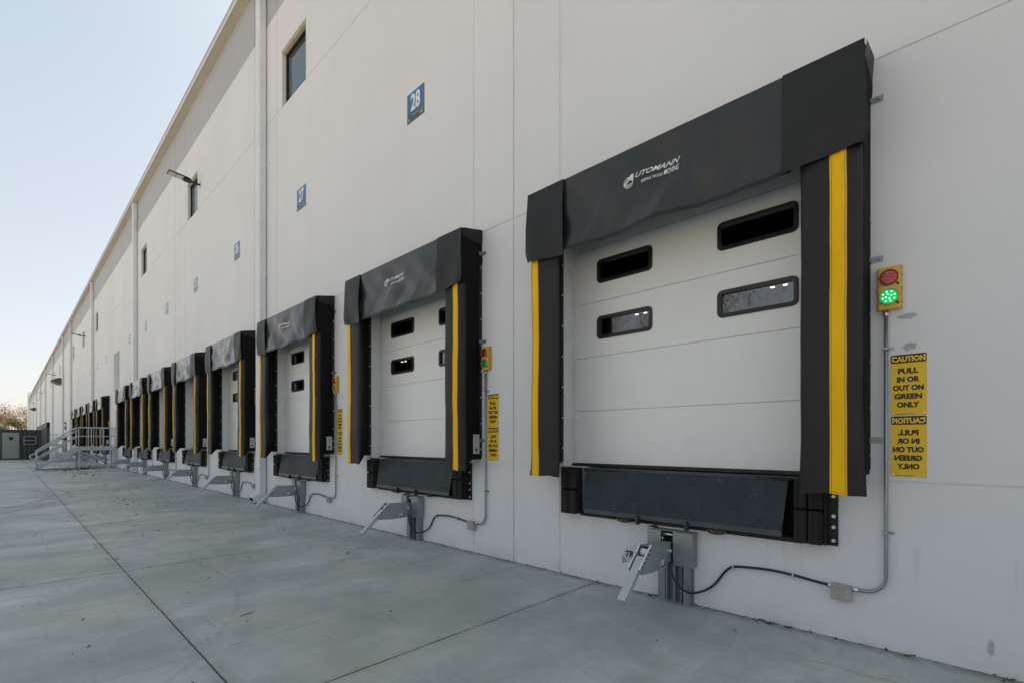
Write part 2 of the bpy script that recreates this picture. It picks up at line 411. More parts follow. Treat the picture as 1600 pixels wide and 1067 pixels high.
def link(name, data, parent=None, loc=None):
    o = bpy.data.objects.new(name, data); COL.objects.link(o)
    if parent: o.parent = parent
    if loc: o.location = loc
    return o
def tag(o, label=None, cat=None, group=None, kind=None):
    if label: o['label'] = label
    if cat: o['category'] = cat
    if group: o['group'] = group
    if kind: o['kind'] = kind
    return o
def thing(name, label, cat, loc=(0, 0, 0), rz=0, group=None):
    o = link(name, None, None, loc); o.rotation_euler = (0, 0, rz); o.empty_display_size = .2
    return tag(o, label, cat, group)
def part(name, mb, mats, parent, recalc=True):
    me = mb if isinstance(mb, bpy.types.Mesh) else mb.mesh(name, mats, recalc)
    return link(name, me, parent)
def rep(o, label, loc, group=None):
    """copy of a thing with its parts and their sub-parts"""
    c = o.copy(); COL.objects.link(c); c.location = loc; c['label'] = label
    if group: c['group'] = group
    for ch in list(o.children):
        d = ch.copy(); COL.objects.link(d); d.parent = c
        for g in list(ch.children):
            e = g.copy(); COL.objects.link(e); e.parent = d
    return c

def text_mesh(name, body, mat, width, height, cx, cz, y, bold=.0, shear=0, depth=.0015, mirror=False, line=1.0, side=None, space=1.0, align='CENTER'):
    cu = bpy.data.curves.new('lettering', 'FONT'); cu.body = body; cu.size = 1; cu.offset = bold; cu.shear = shear
    cu.extrude = .01; cu.align_x = align; cu.space_line = line; cu.space_character = space; cu.resolution_u = 3
    ob = bpy.data.objects.new('lettering', cu); COL.objects.link(ob)
    dg = bpy.context.evaluated_depsgraph_get(); dg.update()
    me = bpy.data.meshes.new_from_object(ob.evaluated_get(dg))
    bpy.data.objects.remove(ob); bpy.data.curves.remove(cu)
    xs = [v.co.x for v in me.vertices]; ys = [v.co.y for v in me.vertices]
    x0, x1, y0, y1 = min(xs), max(xs), min(ys), max(ys); sx = width/(x1-x0); sz = height/(y1-y0)
    for v in me.vertices:
        u = (v.co.x-(x0+x1)/2)*sx*(-1 if mirror else 1); t = (v.co.y-(y0+y1)/2)*sz
        dz = depth if v.co.z > 0 else 0
        if side: v.co = Vector((side+dz, y+u, cz+t))
        else: v.co = Vector((cx+u, y-dz, cz+t))
    me.materials.clear(); me.materials.append(mat); me.name = name
    if mirror: me.flip_normals()
    return me

# ---------------------------------------------------------------- the grounds
g = MB(); g.quad([(-900, -600, -.03), (300, -600, -.03), (300, 600, -.03), (-900, 600, -.03)])
tag(link('ground', g.mesh('ground', M['bounce_ground'])), kind='structure')
g = MB(); g.quad([(-205, -19, 0), (30, -19, 0), (30, 1, 0), (-205, 1, 0)])
tag(link('concrete_yard', g.mesh('concrete_yard', M['yard'])), kind='structure')

# ---------------------------------------------------------------- dock layout
S = 4.26728; X1 = -2.10
def XK(k): return X1 - S*(k-1)
G1 = list(range(1, 9)); G2 = list(range(10, 15)); G3 = list(range(24, 32))
DOCKS = G1+G2+G3
NUM = {k: 30-k for k in DOCKS}
for i, k in enumerate(G2): NUM[k] = 21-i
for i, k in enumerate(G3): NUM[k] = 16-i
WX0, WX1 = -195.0, 3.2
WINX = [-11.06-8.534*n for n in (0, 1, 2, 4, 5, 6, 8, 9, 10, 12, 13, 14)]
LOUV = -36.2
building = thing('warehouse', 'long pale grey tilt-up concrete warehouse with a darker grey band under its gutter', 'building', (0, 0, 0))

# wall as stepped cells: grooves, door openings, leveller pits and window openings are real recesses
xs = {WX0, WX1}; zs = {0, 1.216, 1.240, 4.330, 4.362, 9.315, 9.333, 11.75, 11.77, 13.2}
vg = []
j = -4.235
while j > WX0:
    vg += [(j-.013, j+.013, .014), (j-.772, j-.735, .008), (j+.735, j+.772, .008)]; j -= 8.5346
for a, b, d in vg: xs |= {a, b}
holes = []
for k in DOCKS:
    X = XK(k); holes.append((X-1.35, X+1.35, 1.24, 4.30, .24)); holes.append((X-1.09, X+1.09, .73, 1.24, .5))
for X in WINX: holes.append((X-.645, X+.645, 9.333, 10.60, .14))
holes.append((LOUV-1.05, LOUV+1.05, 4.41, 6.78, .12))
holes.append((LOUV-.5, LOUV+.5, 1.24, 3.36, .12))
for a, b, c, d, e in holes: xs |= {a, b}; zs |= {c, d}
xs = sorted(xs); zs = sorted(zs)
def depth_at(x, z):
    for a, b, c, d, e in holes:
        if a < x < b and c < z < d: return e, True
    dd = 0
    if 1.216 < z < 1.24 or 4.330 < z < 4.362 or 9.315 < z < 9.333: dd = .008
    if 11.75 < z < 11.77: dd = .010
    for a, b, d in vg:
        if a < x < b: dd = max(dd, d)
    return dd, False
mb = MB(); D = {}
for i in range(len(xs)-1):
    for q in range(len(zs)-1):
        D[i, q] = depth_at((xs[i]+xs[i+1])/2, (zs[q]+zs[q+1])/2)
        dd, h = D[i, q]
        if not h:
            mb.quad([(xs[i], dd, zs[q]), (xs[i+1], dd, zs[q]), (xs[i+1], dd, zs[q+1]), (xs[i], dd, zs[q+1])], 1 if zs[q] > 11.76 else 0)
for i in range(len(xs)-1):
    for q in range(len(zs)-1):
        a, _ = D[i, q]; mi = 1 if zs[q] > 11.76 else 0
        if (i+1, q) in D:
            b, _ = D[i+1, q]
            if a != b: x = xs[i+1]; mb.quad([(x, a, zs[q]), (x, b, zs[q]), (x, b, zs[q+1]), (x, a, zs[q+1])], mi)
        if (i, q+1) in D:
            b, _ = D[i, q+1]
            if a != b: z = zs[q+1]; mb.quad([(xs[i], a, z), (xs[i+1], a, z), (xs[i+1], b, z), (xs[i], b, z)], mi)
part('wall', mb, [M['wall'], M['band']], building, False)
mb = MB(); mb.box(WX0, WX1, .55, 60, 13.0, 13.2); mb.quad([(WX0, .0, 13.205), (WX1, .0, 13.205), (WX1, .6, 13.205), (WX0, .6, 13.205)])
part('roof', mb, M['roofm'], building)
mb = MB(); mb.quad([(WX0, 60, 0), (WX1, 60, 0), (WX1, 60, 13.2), (WX0, 60, 13.2)])
for x in (WX0, WX1): mb.quad([(x, 0, 0), (x, 60, 0), (x, 60, 13.2), (x, 0, 13.2)])
part('side_wall', mb, M['wall'], building)
mb = MB(); mb.quad([(WX0+.1, .5, 1.235), (WX1-.1, .5, 1.235), (WX1-.1, 59.9, 1.235), (WX0+.1, 59.9, 1.235)])
mb.quad([(WX0+.1, .51, 0), (WX1-.1, .51, 0), (WX1-.1, .51, 1.235), (WX0+.1, .51, 1.235)])
part('indoor_floor', mb, M['concrete_in'], building)
# gutter with soffit
mb = MB()
mb.box(WX0-.1, WX1, -.225, -.002, 13.2, 13.215, 0)
mb.box(WX0-.1, WX1, -.235, -.226, 13.185, 13.36, 1); mb.box(WX0-.1, WX1, -.262, -.236, 13.335, 13.352, 1)
mb.box(WX0-.1, WX1, -.012, -.003, 13.215, 13.40, 1)
part('gutter', mb, [M['soffit'], M['gutterface']], building)
mb = MB(); mb.box(-195, -186.5, -.28, 3, 0, 15.0); part('end_pier', mb, M['wall'], building)
# downspouts
DS = [-12.80, -29.86, -46.92, -63.98, -73.55, -90.8, -108.2, -124.9, -142.0, -159.0, -176.0]
for i, X in enumerate(DS):
    if i == 0 or i > 0:
        mb = MB(); mb.box(X-.14, X+.14, -.175, -.012, .17, 13.184, 0, .022)
        mb.box(X-.155, X+.155, -.187, -.008, .86, .885, 0, .004)
        mb.box(X-.165, X+.165, -.19, -.006, 13.0, 13.18, 0, .01)
        for z in (3.1, 5.6, 8.3, 11.0): mb.box(X+.14, X+.20, -.02, -.004, z, z+.05, 0)
        mb.prism([(-.013, .169), (-.176, .169), (-.19, .23), (-.33, .16), (-.30, .06), (-.15, .03), (-.013, .05)], 'x', X-.135, X+.135)
        mb.quad([(X-.12, -.3295, .148), (X+.12, -.3295, .148), (X+.12, -.305, .07), (X-.12, -.305, .07)], 1)  # black quad paints the shade inside the spout mouth
        part('downspout', mb, [M['downspout'], M['dark']], building)
# high windows
for X in WINX:
    mb = MB(); y0, y1 = .085, .135
    for a, b, c, d in ((X-.645, X-.595, 9.333, 10.6), (X+.595, X+.645, 9.333, 10.6), (X-.595, X+.595, 9.333, 9.385), (X-.595, X+.595, 10.55, 10.6)): mb.box(a, b, y0, y1, c, d)
    f = part('window', mb, M['winframe'], building)
    mb = MB(); mb.quad([(X-.6, .11, 9.38), (X+.6, .11, 9.38), (X+.6, .11, 10.56), (X-.6, .11, 10.56)]); part('pane', mb, M['hpane'], f, False)
    mb = MB(); mb.quad([(X-.66, .2, 9.3), (X+.66, .2, 9.3), (X+.66, .2, 10.62), (X-.66, .2, 10.62)]); part('dark_room_sheet', mb, M['dark'], f)  # black sheet stands in for the unlit room behind the glass
    mb = MB(); mb.box(X-.66, X+.66, -.012, .08, 10.601, 10.64, 0, .004); mb.box(X-.64, X+.64, .02, .084, 10.585, 10.60, 0); part('window_head', mb, M['lintel'], f)
# louver and the personnel doors
mb = MB()
for a, b, c, d in ((-1.05, -.99, 4.41, 6.78), (.99, 1.05, 4.41, 6.78), (-.99, .99, 4.41, 4.47), (-.99, .99, 6.72, 6.78), (-.03, .03, 4.47, 6.72)): mb.box(LOUV+a, LOUV+b, -.01, .1, c, d)
for i in range(22):
    z = 4.49+i*.101
    mb.quad([(LOUV-.99, .0, z+.092), (LOUV+.99, .0, z+.092), (LOUV+.99, -.03, z), (LOUV-.99, -.03, z)])
mb.quad([(LOUV-1.04, .115, 4.41), (LOUV+1.04, .115, 4.41), (LOUV+1.04, .115, 6.78), (LOUV-1.04, .115, 6.78)], 1)
part('louver', mb, [M['louver'], M['dark']], building, False)
mb = MB(); mb.box(LOUV-.5, LOUV-.44, .03, .11, 1.245, 3.36); mb.box(LOUV+.44, LOUV+.5, .03, .11, 1.245, 3.36); mb.box(LOUV-.44, LOUV+.44, .03, .11, 3.30, 3.36); mb.box(LOUV-.44, LOUV+.44, .05, .1, 1.245, 3.30)
d = part('door', mb, M['jamb'], building); mb = MB(); mb.tube([(LOUV+.36, .05, 2.25), (LOUV+.36, -.01, 2.25), (LOUV+.25, -.01, 2.25)], .012); part('handle', mb, M['galv'], d)

# dock doors (parts of the building)
def door_mesh():
    wx = [-1.352, -.99, -.35, .36, 1.0, 1.352]; seams = [1.262, 1.876, 2.494, 3.113, 3.732, 4.33]
    wz = {1.262, 4.33, 2.705, 2.92, 3.335, 3.56}
    for z in seams[1:-1]: wz |= {z-.004, z+.004}
    wz = sorted(wz); mb = MB(); Dd = {}
    for i in range(5):
        for q in range(len(wz)-1):
            xm = (wx[i]+wx[i+1])/2; zm = (wz[q]+wz[q+1])/2
            hole = i in (1, 3) and (2.705 < zm < 2.92 or 3.335 < zm < 3.56)
            dep = .20+.05 if hole else (.216 if any(abs(zm-z) < .004 for z in seams[1:-1]) else .20)
            Dd[i, q] = dep
            if not hole: mb.quad([(wx[i], dep, wz[q]), (wx[i+1], dep, wz[q]), (wx[i+1], dep, wz[q+1]), (wx[i], dep, wz[q+1])])
    for (i, q), a in Dd.items():
        b = Dd.get((i+1, q)); x = wx[i+1]
        if b is not None and a != b: mb.quad([(x, a, wz[q]), (x, b, wz[q]), (x, b, wz[q+1]), (x, a, wz[q+1])])
        b = Dd.get((i, q+1)); z = wz[q+1] if q+1 < len(wz) else 0
        if b is not None and a != b: mb.quad([(wx[i], a, z), (wx[i+1], a, z), (wx[i+1], b, z), (wx[i], b, z)])
    return mb.mesh('dock_door', M['door'], False)
def rrect(x0, x1, z0, z1, r, n=5):
    o = []
    for cx, cz, a0 in ((x1-r, z1-r, 0), (x0+r, z1-r, 90), (x0+r, z0+r, 180), (x1-r, z0+r, 270)):
        for i in range(n+1):
            a = R(a0+90*i/n); o.append((cx+r*math.cos(a), cz+r*math.sin(a)))
    return o
def ring_mesh(name, x0, x1, z0, z1, wd, y_back, y_front, mat):
    mb = MB(); o = rrect(x0, x1, z0, z1, .05); i_ = rrect(x0+wd, x1-wd, z0+wd, z1-wd, .022); n = len(o)
    m_ = rrect(x0+.006, x1-.006, z0+.006, z1-.006, .046)
    rings = [(o, y_back), (o, y_front+.004), (m_, y_front), (i_, y_front+.003), (i_, y_back+.03)]
    b = 0
    for pts, y in rings: mb.v += [(u, y, v) for u, v in pts]
    for r_ in range(len(rings)-1):
        for k in range(n):
            k2 = (k+1) % n; mb.f.append((r_*n+k, r_*n+k2, (r_+1)*n+k2, (r_+1)*n+k)); mb.mi.append(0); mb.sm.append(False)
    return mb.mesh(name, mat)
door_me = door_mesh()
frames = []; panes = []
for a, b in ((-1.01, -.33), (.34, 1.02)):
    for c, d_ in ((2.685, 2.94), (3.315, 3.58)):
        frames.append(ring_mesh('window_frame', a, b, c, d_, .036, .205, .182, M['seal']))
        mb = MB(); mb.quad([(a+.03, .212, c+.03), (b-.03, .212, c+.03), (b-.03, .212, d_-.03), (a+.03, .212, d_-.03)]); panes.append(mb.mesh('glass', M['pane'], False))
mb = MB()
for sgn in (-1, 1):
    mb.box(*(sorted((sgn*1.352, sgn*1.338))), -.004, .196, 1.245, 4.29)
    mb.box(*(sorted((sgn*1.337, sgn*1.29))), .172, .198, 1.245, 4.29)
mb.box(-1.336, 1.336, .165, .197, 4.27, 4.298)
jamb_me = mb.mesh('door_jamb', M['jamb'])
mb = MB(); mb.box(-1.34, 1.34, .17, .235, 1.242, 1.275); mb.box(-1.337, 1.337, .155, .169, 1.242, 1.262)
seal_me = mb.mesh('bottom_seal', M['ink'])
for k in DOCKS:
    d = part('dock_door', door_me, None, building); d.location = (XK(k), 0, 0)
    for f_, p_ in zip(frames, panes): part('window_frame', f_, None, d); part('window_glass', p_, None, d)
    j_ = part('door_jamb', jamb_me, None, building); j_.location = (XK(k), 0, 0)
    part('bottom_seal', seal_me, None, d)
# bare scuffed patches on the wall paint
rnd = random.Random(5)
for (cx, cz, a, b) in ((-.346, 2.42, .052, .02), (-.335, 2.205, .04, .027), (.078, .17, .016, .05)):
    n = 18; pts = []
    for i in range(n):
        t = 2*math.pi*i/n; q = .75+.45*rnd.random(); pts.append((cx+a*q*math.cos(t), -.0025, cz+b*q*math.sin(t)))
    mb = MB(); mb.quad(pts); part('scuffed_patch', mb, M['patchpaint'], building)

# ---------------------------------------------------------------- leveller + bumpers
def make_leveler(label, loc):
    t = thing('dock_leveler', label, 'dock leveler', loc, 0, 'dock levelers under the doors')
    # lip plate hanging in front of the pit, bottom swung a little outward
    mb = MB(); n = 14
    zt, zb = 1.205, .80; yt, yb = -.045, -.115
    hw = lambda v: 1.0-.03*(v)                        # half width shrinks downwards
    def P(u, v, th=0): return ((2*u-1)*hw(v), yt+(yb-yt)*v+th, zt+(zb-zt)*v)
    mb.grid(1, 1, lambda u, v: P(u, v)); mb.grid(1, 1, lambda u, v: P(u, v, .016))
    for u in (0, 1): mb.quad([P(u, 0), P(u, 1), P(u, 1, .016), P(u, 0, .016)])
    mb.quad([P(0, 1), P(1, 1), P(1, 1, .016), P(0, 1, .016)])
    part('lip', mb, M['lev'], t)
    mb = MB(); 
    mb.grid(1, 1, lambda u, v: ((2*u-1)*.97, yb+.002-.01*v, zb-.001-.045*v)); mb.grid(1, 1, lambda u, v: ((2*u-1)*.97, yb+.02-.01*v, zb-.001-.045*v))
    mb.quad([(-.97, yb-.008, zb-.046), (.97, yb-.008, zb-.046), (.97, yb+.012, zb-.046), (-.97, yb+.012, zb-.046)])
    part('lip_edge', mb, M['levedge'], t)
    mb = MB(); mb.tube([(-1.02, -.03, 1.216), (1.02, -.03, 1.216)], .019, 10); mb.box(-1.06, 1.06, -.01, .5, 1.218, 1.232); part('hinge_bar', mb, M['levedge'], t)
    mb = MB(); mb.box(-1.085, 1.085, .12, .16, .74, 1.21); mb.box(-1.085, 1.085, -.01, .48, .733, .745); part('pit_shade', mb, M['dark'], t)  # black slab and floor paint the shade inside the pit
    mb = MB(); mb.box(-1.088, 1.088, -.012, -.002, .70, .735, 0); part('pit_angle', mb, M['steel_black'], t)
    for x in (-.32, .18):
        mb = MB(); mb.prism([(-.13, .70), (-.155, .71), (-.155, .79), (-.12, .79), (-.02, .745), (-.02, .72)], 'x', x-.012, x+.012); part('lip_keeper', mb, M['levedge'], t)
    for c_, r_ in (((-.10, -.083, .985), .012), ((.66, -.075, 1.02), .010), ((.80, -.106, .86), .018)):
        mb = MB(); mb.disc(c_, r_, .004, 10); part('lip_bolt', mb, M['ink'], t)
    rn = random.Random(3)
    mb = MB()                                     # dirt nests on the sill
    for cx in (-.52, .42):
        mb = MB(); bm = bmesh.new(); bmesh.ops.create_icosphere(bm, subdivisions=3, radius=1)
        for v in bm.verts:
            q = 1+.35*rn.random(); v.co = Vector((cx+v.co.x*.075*q, -.04+v.co.y*.045*q, .722+v.co.z*.028*q))
        mb.addbm(bm, 0, None, True)
        part('dirt_clump', mb, M['rust'], t)
    return t
lev0 = make_leveler('x', (XK(1), 0, 0))
def make_bumper(side, label, loc):
    t = thing('dock_bumper', label, 'dock bumper', loc, 0, 'laminated rubber dock bumpers')
    s_ = side
    mb = MB(); mb.box(-.148, .148, -.014, -.003, .715, 1.235); part('back_plate', mb, M['steel_black'], t)
    for z0, z1 in ((.722, .985), (1.0, 1.21)):
        mb = MB(); x0, x1 = (-.135, .065) if s_ > 0 else (-.065, .135)
        mb.box(x0, (x0+x1)/2-.003, -.125, -.015, z0, z1, 0, .012); mb.box((x0+x1)/2+.003, x1, -.125, -.015, z0, z1, 0, .012)
        part('rubber_pad', mb, M['rubber'], t)
    for z in (.755, .86, .945, 1.10):
        mb = MB(); mb.disc((s_*.12, -.014, z), .015, .012, 6); mb.disc((s_*.12, -.026, z), .009, .012, 8); part('bolt', mb, M['bolt'], t)
    mb = MB(); mb.box(s_*.075-.006, s_*.075+.006, -.08, -.0145, .72, 1.21); part('side_angle', mb, M['steel_black'], t)
    return t
bumR = make_bumper(1, 'x', (XK(1)+1.19, 0, 0)); bumL = make_bumper(-1, 'x', (XK(1)-1.22, 0, 0))

# ---------------------------------------------------------------- shelter
def lerp(a, b, t): return a+(b-a)*t
OUT = 1.535; DEP = .345
def pad_mesh(s_, seed):
    rn = random.Random(seed); ph = rn.random()*6; am = .8+.5*rn.random()
    # cross-section from the inner back corner round the front to the outer wall edge (x local, y)
    SA, SB, SC_, SD = (1.345, 1.447, 1.475, 1.506) if s_ > 0 else (1.420, 1.514, 1.526, 1.532)
    sec = [(1.345, -.012), (1.33, -.08), (1.26, -.18), (1.185, -.265), (1.15, -.31), (1.165, -.338), (1.20, -.346), (1.27, -.35), (SA, -.35), (SB, -.35), (SC_, -.346), (SD, -.328), (1.53, -.28), (OUT, -.2), (OUT, -.1), (OUT, -.006)]
    mb = MB(); nz = 26; n = len(sec); zt = 4.26
    FX = {9: 1.450, 10: 1.490, 11: 1.526, 12: 1.558} if s_ > 0 else {9: 1.526, 10: 1.552, 11: 1.572, 12: 1.59}                      # the front apron opens flat at its foot
    for j in range(nz+1):
        v = (j/nz)**1.25
        for i, (x, y) in enumerate(sec):
            zb = 1.152-.012*(abs(x-1.3) > .1) if 3 <= i <= 12 else 1.285
            z = lerp(zb, zt, v); fl = max(0, 1-(z-1.15)/.75)**2; k_ = min(1, -y/.2)
            xx = x+(.0016*am*math.sin(z*4.1+ph)+.001*math.sin(z*11+ph*2))*k_
            yy = y-(.005*am*math.sin(z*3.7+ph*1.7+x*4)+.002*math.sin(z*13+x*9))*k_
            if i in FX: xx = lerp(xx, FX[i], fl); yy = lerp(yy, -.345+.012*(i-9), fl)
            if i in (3, 4, 5): xx -= .004*fl; yy = lerp(yy, -.34, fl*.7)
            mb.v.append((s_*xx, yy, z))
    for j in range(nz):
        for i in range(n-1):
            a = j*n+i; mb.f.append((a, a+1, a+n+1, a+n)); mb.mi.append(1 if i <= 2 or i >= 12 else 0); mb.sm.append(True)
    mb.quad([(s_*x, y, 1.29) for x, y in sec], 1)
    st = MB(); th = MB()
    def col(i, dy): return [Vector(mb.v[j*n+i])+Vector((0, dy, 0)) for j in range(nz+1)]
    a_, b_ = col(8, -.004), col(9, -.004)
    for v_ in (a_, b_): v_[0].z -= .0
    for j in range(nz): st.quad([a_[j], b_[j], b_[j+1], a_[j+1]], 0, True)
    for t_ in (.1, .9):
        q = [lerp(a_[j], b_[j], t_)+Vector((0, -.0022, 0)) for j in range(nz+1)]
        for j in range(nz):
            th.quad([q[j]+Vector((-.0013, 0, 0)), q[j]+Vector((.0013, 0, 0)), q[j+1]+Vector((.0013, 0, 0)), q[j+1]+Vector((-.0013, 0, 0))])
    q0, q1 = lerp(a_[0], b_[0], .1), lerp(a_[0], b_[0], .9)
    th.quad([q0+Vector((0, -.0022, .012)), q1+Vector((0, -.0022, .012)), q1+Vector((0, -.0022, .0146)), q0+Vector((0, -.0022, .0146))])
    me = mb.mesh('side_pad', [M['vinyl'], M['side']], False)
    return me, st.mesh('yellow_stripe', M['stripe'], False), th.mesh('stitching', M['thread'], False)

def make_shelter(label, loc, seed, detail=True):
    rn = random.Random(seed)
    t = thing('dock_shelter', label, 'dock shelter', loc, 0, 'black vinyl dock shelters round the doors')
    for s_ in (-1, 1):
        pm, sm_, th = pad_mesh(s_, seed*2+s_)
        p = part('side_pad', pm, None, t); y_ = part('yellow_stripe', sm_, None, p)
        if detail: part('stitching', th, None, y_ if False else p)
        # steel strip with fasteners along both wall edges
        mb = MB(); x = s_*(OUT+.004)
        mb.box(*sorted((s_*(OUT+.001), s_*(OUT+.006))), -.05, -.004, 1.32, 4.30, 0)
        for q in range(9): mb.disc((x, -.026, 1.42+q*.35), .011, s_*.008, 6, 1, 'x')
        mb.box(*sorted((s_*1.335, s_*1.344)), -.05, -.006, 1.30, 3.9, 0)
        for q in range(8): mb.disc((s_*1.335, -.035, 1.45+q*.35), .011, -s_*.010, 6, 1, 'x')
        part('fastener_strip', mb, [M['backing'], M['bolt']], p)
    if detail:
        for s_ in (-1, 1):
            for z in (1.537, 2.87, 4.055):
                mb = MB(); a = s_*(OUT+.006)
                mb.box(*sorted((a, a+s_*.075)), -.007, -.002, z-.022, z+.022, 0, 0); mb.box(*sorted((a, a+s_*.006)), -.06, -.007, z-.022, z+.022)
                mb.disc((a+s_*.048, -.007, z), .011, .009, 6); mb.disc((a+s_*.048, -.016, z), .006, .01, 6)
                part('wall_bracket', mb, M['galv'], t)
    # header: closed sides and sloped top, hung front curtain
    zt_w, zt_f, zb = 4.366, 4.298, 3.575
    mb = MB()
    mb.grid(12, 4, lambda u, v: ((2*u-1)*(OUT+.012), lerp(-.006, -.372, v), lerp(zt_w, zt_f, v)+.010*math.sin(u*23+seed)*v*(1-v)*3))
    part('header_top', mb, M['vinyl'], t)
    for s_ in (-1, 1):
        ph = rn.random()*6
        def side(u, v):
            y = lerp(-.008, -.366, u); zlow = lerp(3.95, 3.60, min(1, u*1.25)) if u < .8 else 3.60
            z = lerp(lerp(zt_w, zt_f, u), zlow, v)
            return (s_*(OUT+.013+.012*math.sin(v*7+ph+u*4)*v*(1-u)), y, z)
        mb = MB(); mb.grid(8, 10, side)
        part('header_side', mb, M['side'], t)
        # folded over closure tab at the top corner
        mb = MB(); mb.grid(4, 3, lambda u, v: (s_*(OUT+.030-.012*v), lerp(-.02, -.36, u), lerp(lerp(zt_w, zt_f, u)+.003, lerp(4.17, 4.20, u), v))); part('closure_tab', mb, M['vinyl'], t)
        # corner flap
        a, b = (1.045, 1.555)
        zl = 3.545 if s_ > 0 else 3.50
        fk = rn.uniform(.6, 1.3)
        def flap(u, v, s_=s_, zl=zl, ph=ph, fk=fk):
            x = lerp(a, b, u); z = lerp(zt_f+.003, zl+(.035*u if s_ < 0 else .055*u), v)
            x += (.028*v*v*u*fk) - (.035*max(0, v-.86)/.14*u) + .008*math.sin(v*6+ph)*(1-u)*v
            y = -.384-.020*math.sin(v*2.6)*fk-.014*math.sin(u*5+v*3+ph)*v-.006*math.sin(u*3-v*8+ph*2)*v*(1-.4*v)+.02*v*v*(u > .9)
            return (s_*x, y, z)
        mb = MB(); mb.grid(10, 14, flap); mb.grid(10, 14, lambda u, v: tuple(Vector(flap(u, v))+Vector((0, .004, 0))))
        for u in (0, 1): mb.grid(1, 14, lambda uu, v, u=u: tuple(Vector(flap(u, v))+Vector((0, .004*uu, 0))))
        f_ = part('corner_flap', mb, M['flap'], t)
    # middle curtain with sagging folds
    ph = [rn.random()*6.28 for _ in range(6)]; k1 = rn.uniform(.7, 1.25); lean = rn.choice((-1, 1))*rn.uniform(.5, 1)
    if seed == 1: k1 = 1.15; lean = -.6
    def cur(u, v):
        x = lerp(-1.10, 1.10, u); e = math.sin(math.pi*min(1, max(0, u)))
        z = lerp(zt_f, 3.555-.018*math.sin(u*math.pi)+.006*math.sin(u*9+ph[0]), v)
        a1 = math.sin((u*2.1+lean*v*1.1)*math.pi*1.5+ph[1]); a2 = math.sin((u*3.3-lean*v*1.7)*math.pi*1.6+ph[2]); a3 = math.sin((u*7+v*2.6)*math.pi+ph[3])
        b1 = math.exp(-((u-.10-.25*v)/.11)**2)-math.exp(-((u-.9+.3*v)/.12)**2)
        wr = (.010 if seed == 1 else .006)*math.sin((u*9+lean*v*3.2)*math.pi+ph[4])*math.sin(v*math.pi*.9+.2)+(.006 if seed == 1 else .003)*math.sin((u*17-lean*v*5)*math.pi+ph[5])*v
        y = -.372+wr+k1*(.030*a1*v**.8+.018*a2*v+.006*a3*v*(1-.5*v)+.028*b1*math.sin(v*3.1))*(.3+.7*e)+.020*math.sin(v*math.pi)*k1
        return (x, y, z)
    mb = MB(); nu, nv = (64, 22) if detail else (20, 8)
    mb.grid(nu, nv, cur)
    c = part('header_curtain', mb, M['curtain_matte'] if seed == 1 else M['curtain_mid'] if seed < 4 else M['curtain'], t, False)
    mb = MB(); mb.grid(nu, 1, lambda u, v: tuple(Vector(cur(u, .955+.045*v))+Vector((0, -.004, -.004*v)))); part('bottom_hem', mb, M['flap'], c, False)
    # printed patch: welded rectangle, emblem, lettering laid on the curtain's surface
    def drape(me, dy):
        for v in me.vertices:
            u = (v.co.x+1.10)/2.2; vv = (zt_f-v.co.z)/(zt_f-3.55)
            v.co.y = cur(min(1, max(0, u)), min(1, max(0, vv)))[1]+v.co.y+dy
        return me
    if detail:
        mb = MB()
        x0, x1, z0, z1 = -.40, .29, 3.80, 4.13
        for a, b, c_, d in ((x0, x1, z1, z1+.0015), (x0, x1, z0, z0+.0015), (x0, x0+.0015, z0, z1), (x1, x1+.0015, z0, z1)):
            mb.grid(24 if b-a > .1 else 1, 1 if b-a > .1 else 8, lambda u, v, a=a, b=b, c_=c_, d=d: (lerp(a, b, u), 0, lerp(c_, d, v)))
        part('patch_seam', drape(mb.mesh('patch_seam', M['ink'], False), -.0045), None, c)
    for body, wd, ht, cx, cz, bold, sh in (('UTOMANN', .43, .046, -.03+.035, 4.026, .012, .5), ('MOVING', .145, .052, .135, 3.962, .012, .25), ('KEEPING TRUCKS', .205, .026, -.05, 3.952, .01, .25)):
        me = text_mesh('logo_lettering', body, M['white_print'], wd, ht, cx, cz, 0, bold, sh, .001)
        part('logo_lettering', drape(me, -.006), None, c)
    mb = MB(); ccx, ccz = -.285, 3.985
    for k in range(28):
        a0, a1 = 2*math.pi*k/28, 2*math.pi*(k+1)/28
        mb.quad([(ccx+r_*math.cos(a), 0, ccz+r_*math.sin(a)) for r_, a in ((.050, a0), (.050, a1), (.043, a1), (.043, a0))])
    mb.quad([(ccx-.058, 0, ccz-.016), (ccx-.03, 0, ccz-.016), (ccx+.055, 0, ccz+.058), (ccx+.035, 0, ccz+.064)])
    mb.quad([(ccx+.03, 0, ccz+.064), (ccx+.062, 0, ccz+.064), (ccx+.052, 0, ccz+.006), (ccx+.03, 0, ccz+.006)])
    mb.quad([(ccx-.01, 0, ccz+.018), (ccx+.04, 0, ccz+.018), (ccx+.04, 0, ccz+.026), (ccx-.01, 0, ccz+.026)])
    for q in (0, 1): mb.quad([(ccx-.036, 0, ccz-.018-q*.012), (ccx+.038-q*.012, 0, ccz-.012-q*.012), (ccx+.036-q*.012, 0, ccz-.017-q*.012), (ccx-.03+q*.004, 0, ccz-.024-q*.012)])
    part('logo_emblem', drape(mb.mesh('logo_emblem', M['white_print'], False), -.0065), None, c)
    # pale notice on the right outer side
    if seed == 1: return t
    mb = MB(); xx = OUT+.0065; mb.box(xx, xx+.002, -.165, -.055, 1.36, 1.62, 0)
    for q in range(11):
        z = 1.60-q*.0225; l = .08*(.6+.4*rn.random())
        if q == 5: continue
        mb.box(xx+.002, xx+.0026, -.110-l/2, -.110+l/2, z-.005, z-.001, 1)
    mb.box(xx+.002, xx+.0026, -.13, -.09, 1.40, 1.43, 1)
    part('notice_label', mb, [M['label'], M['ink']], t)
    return t

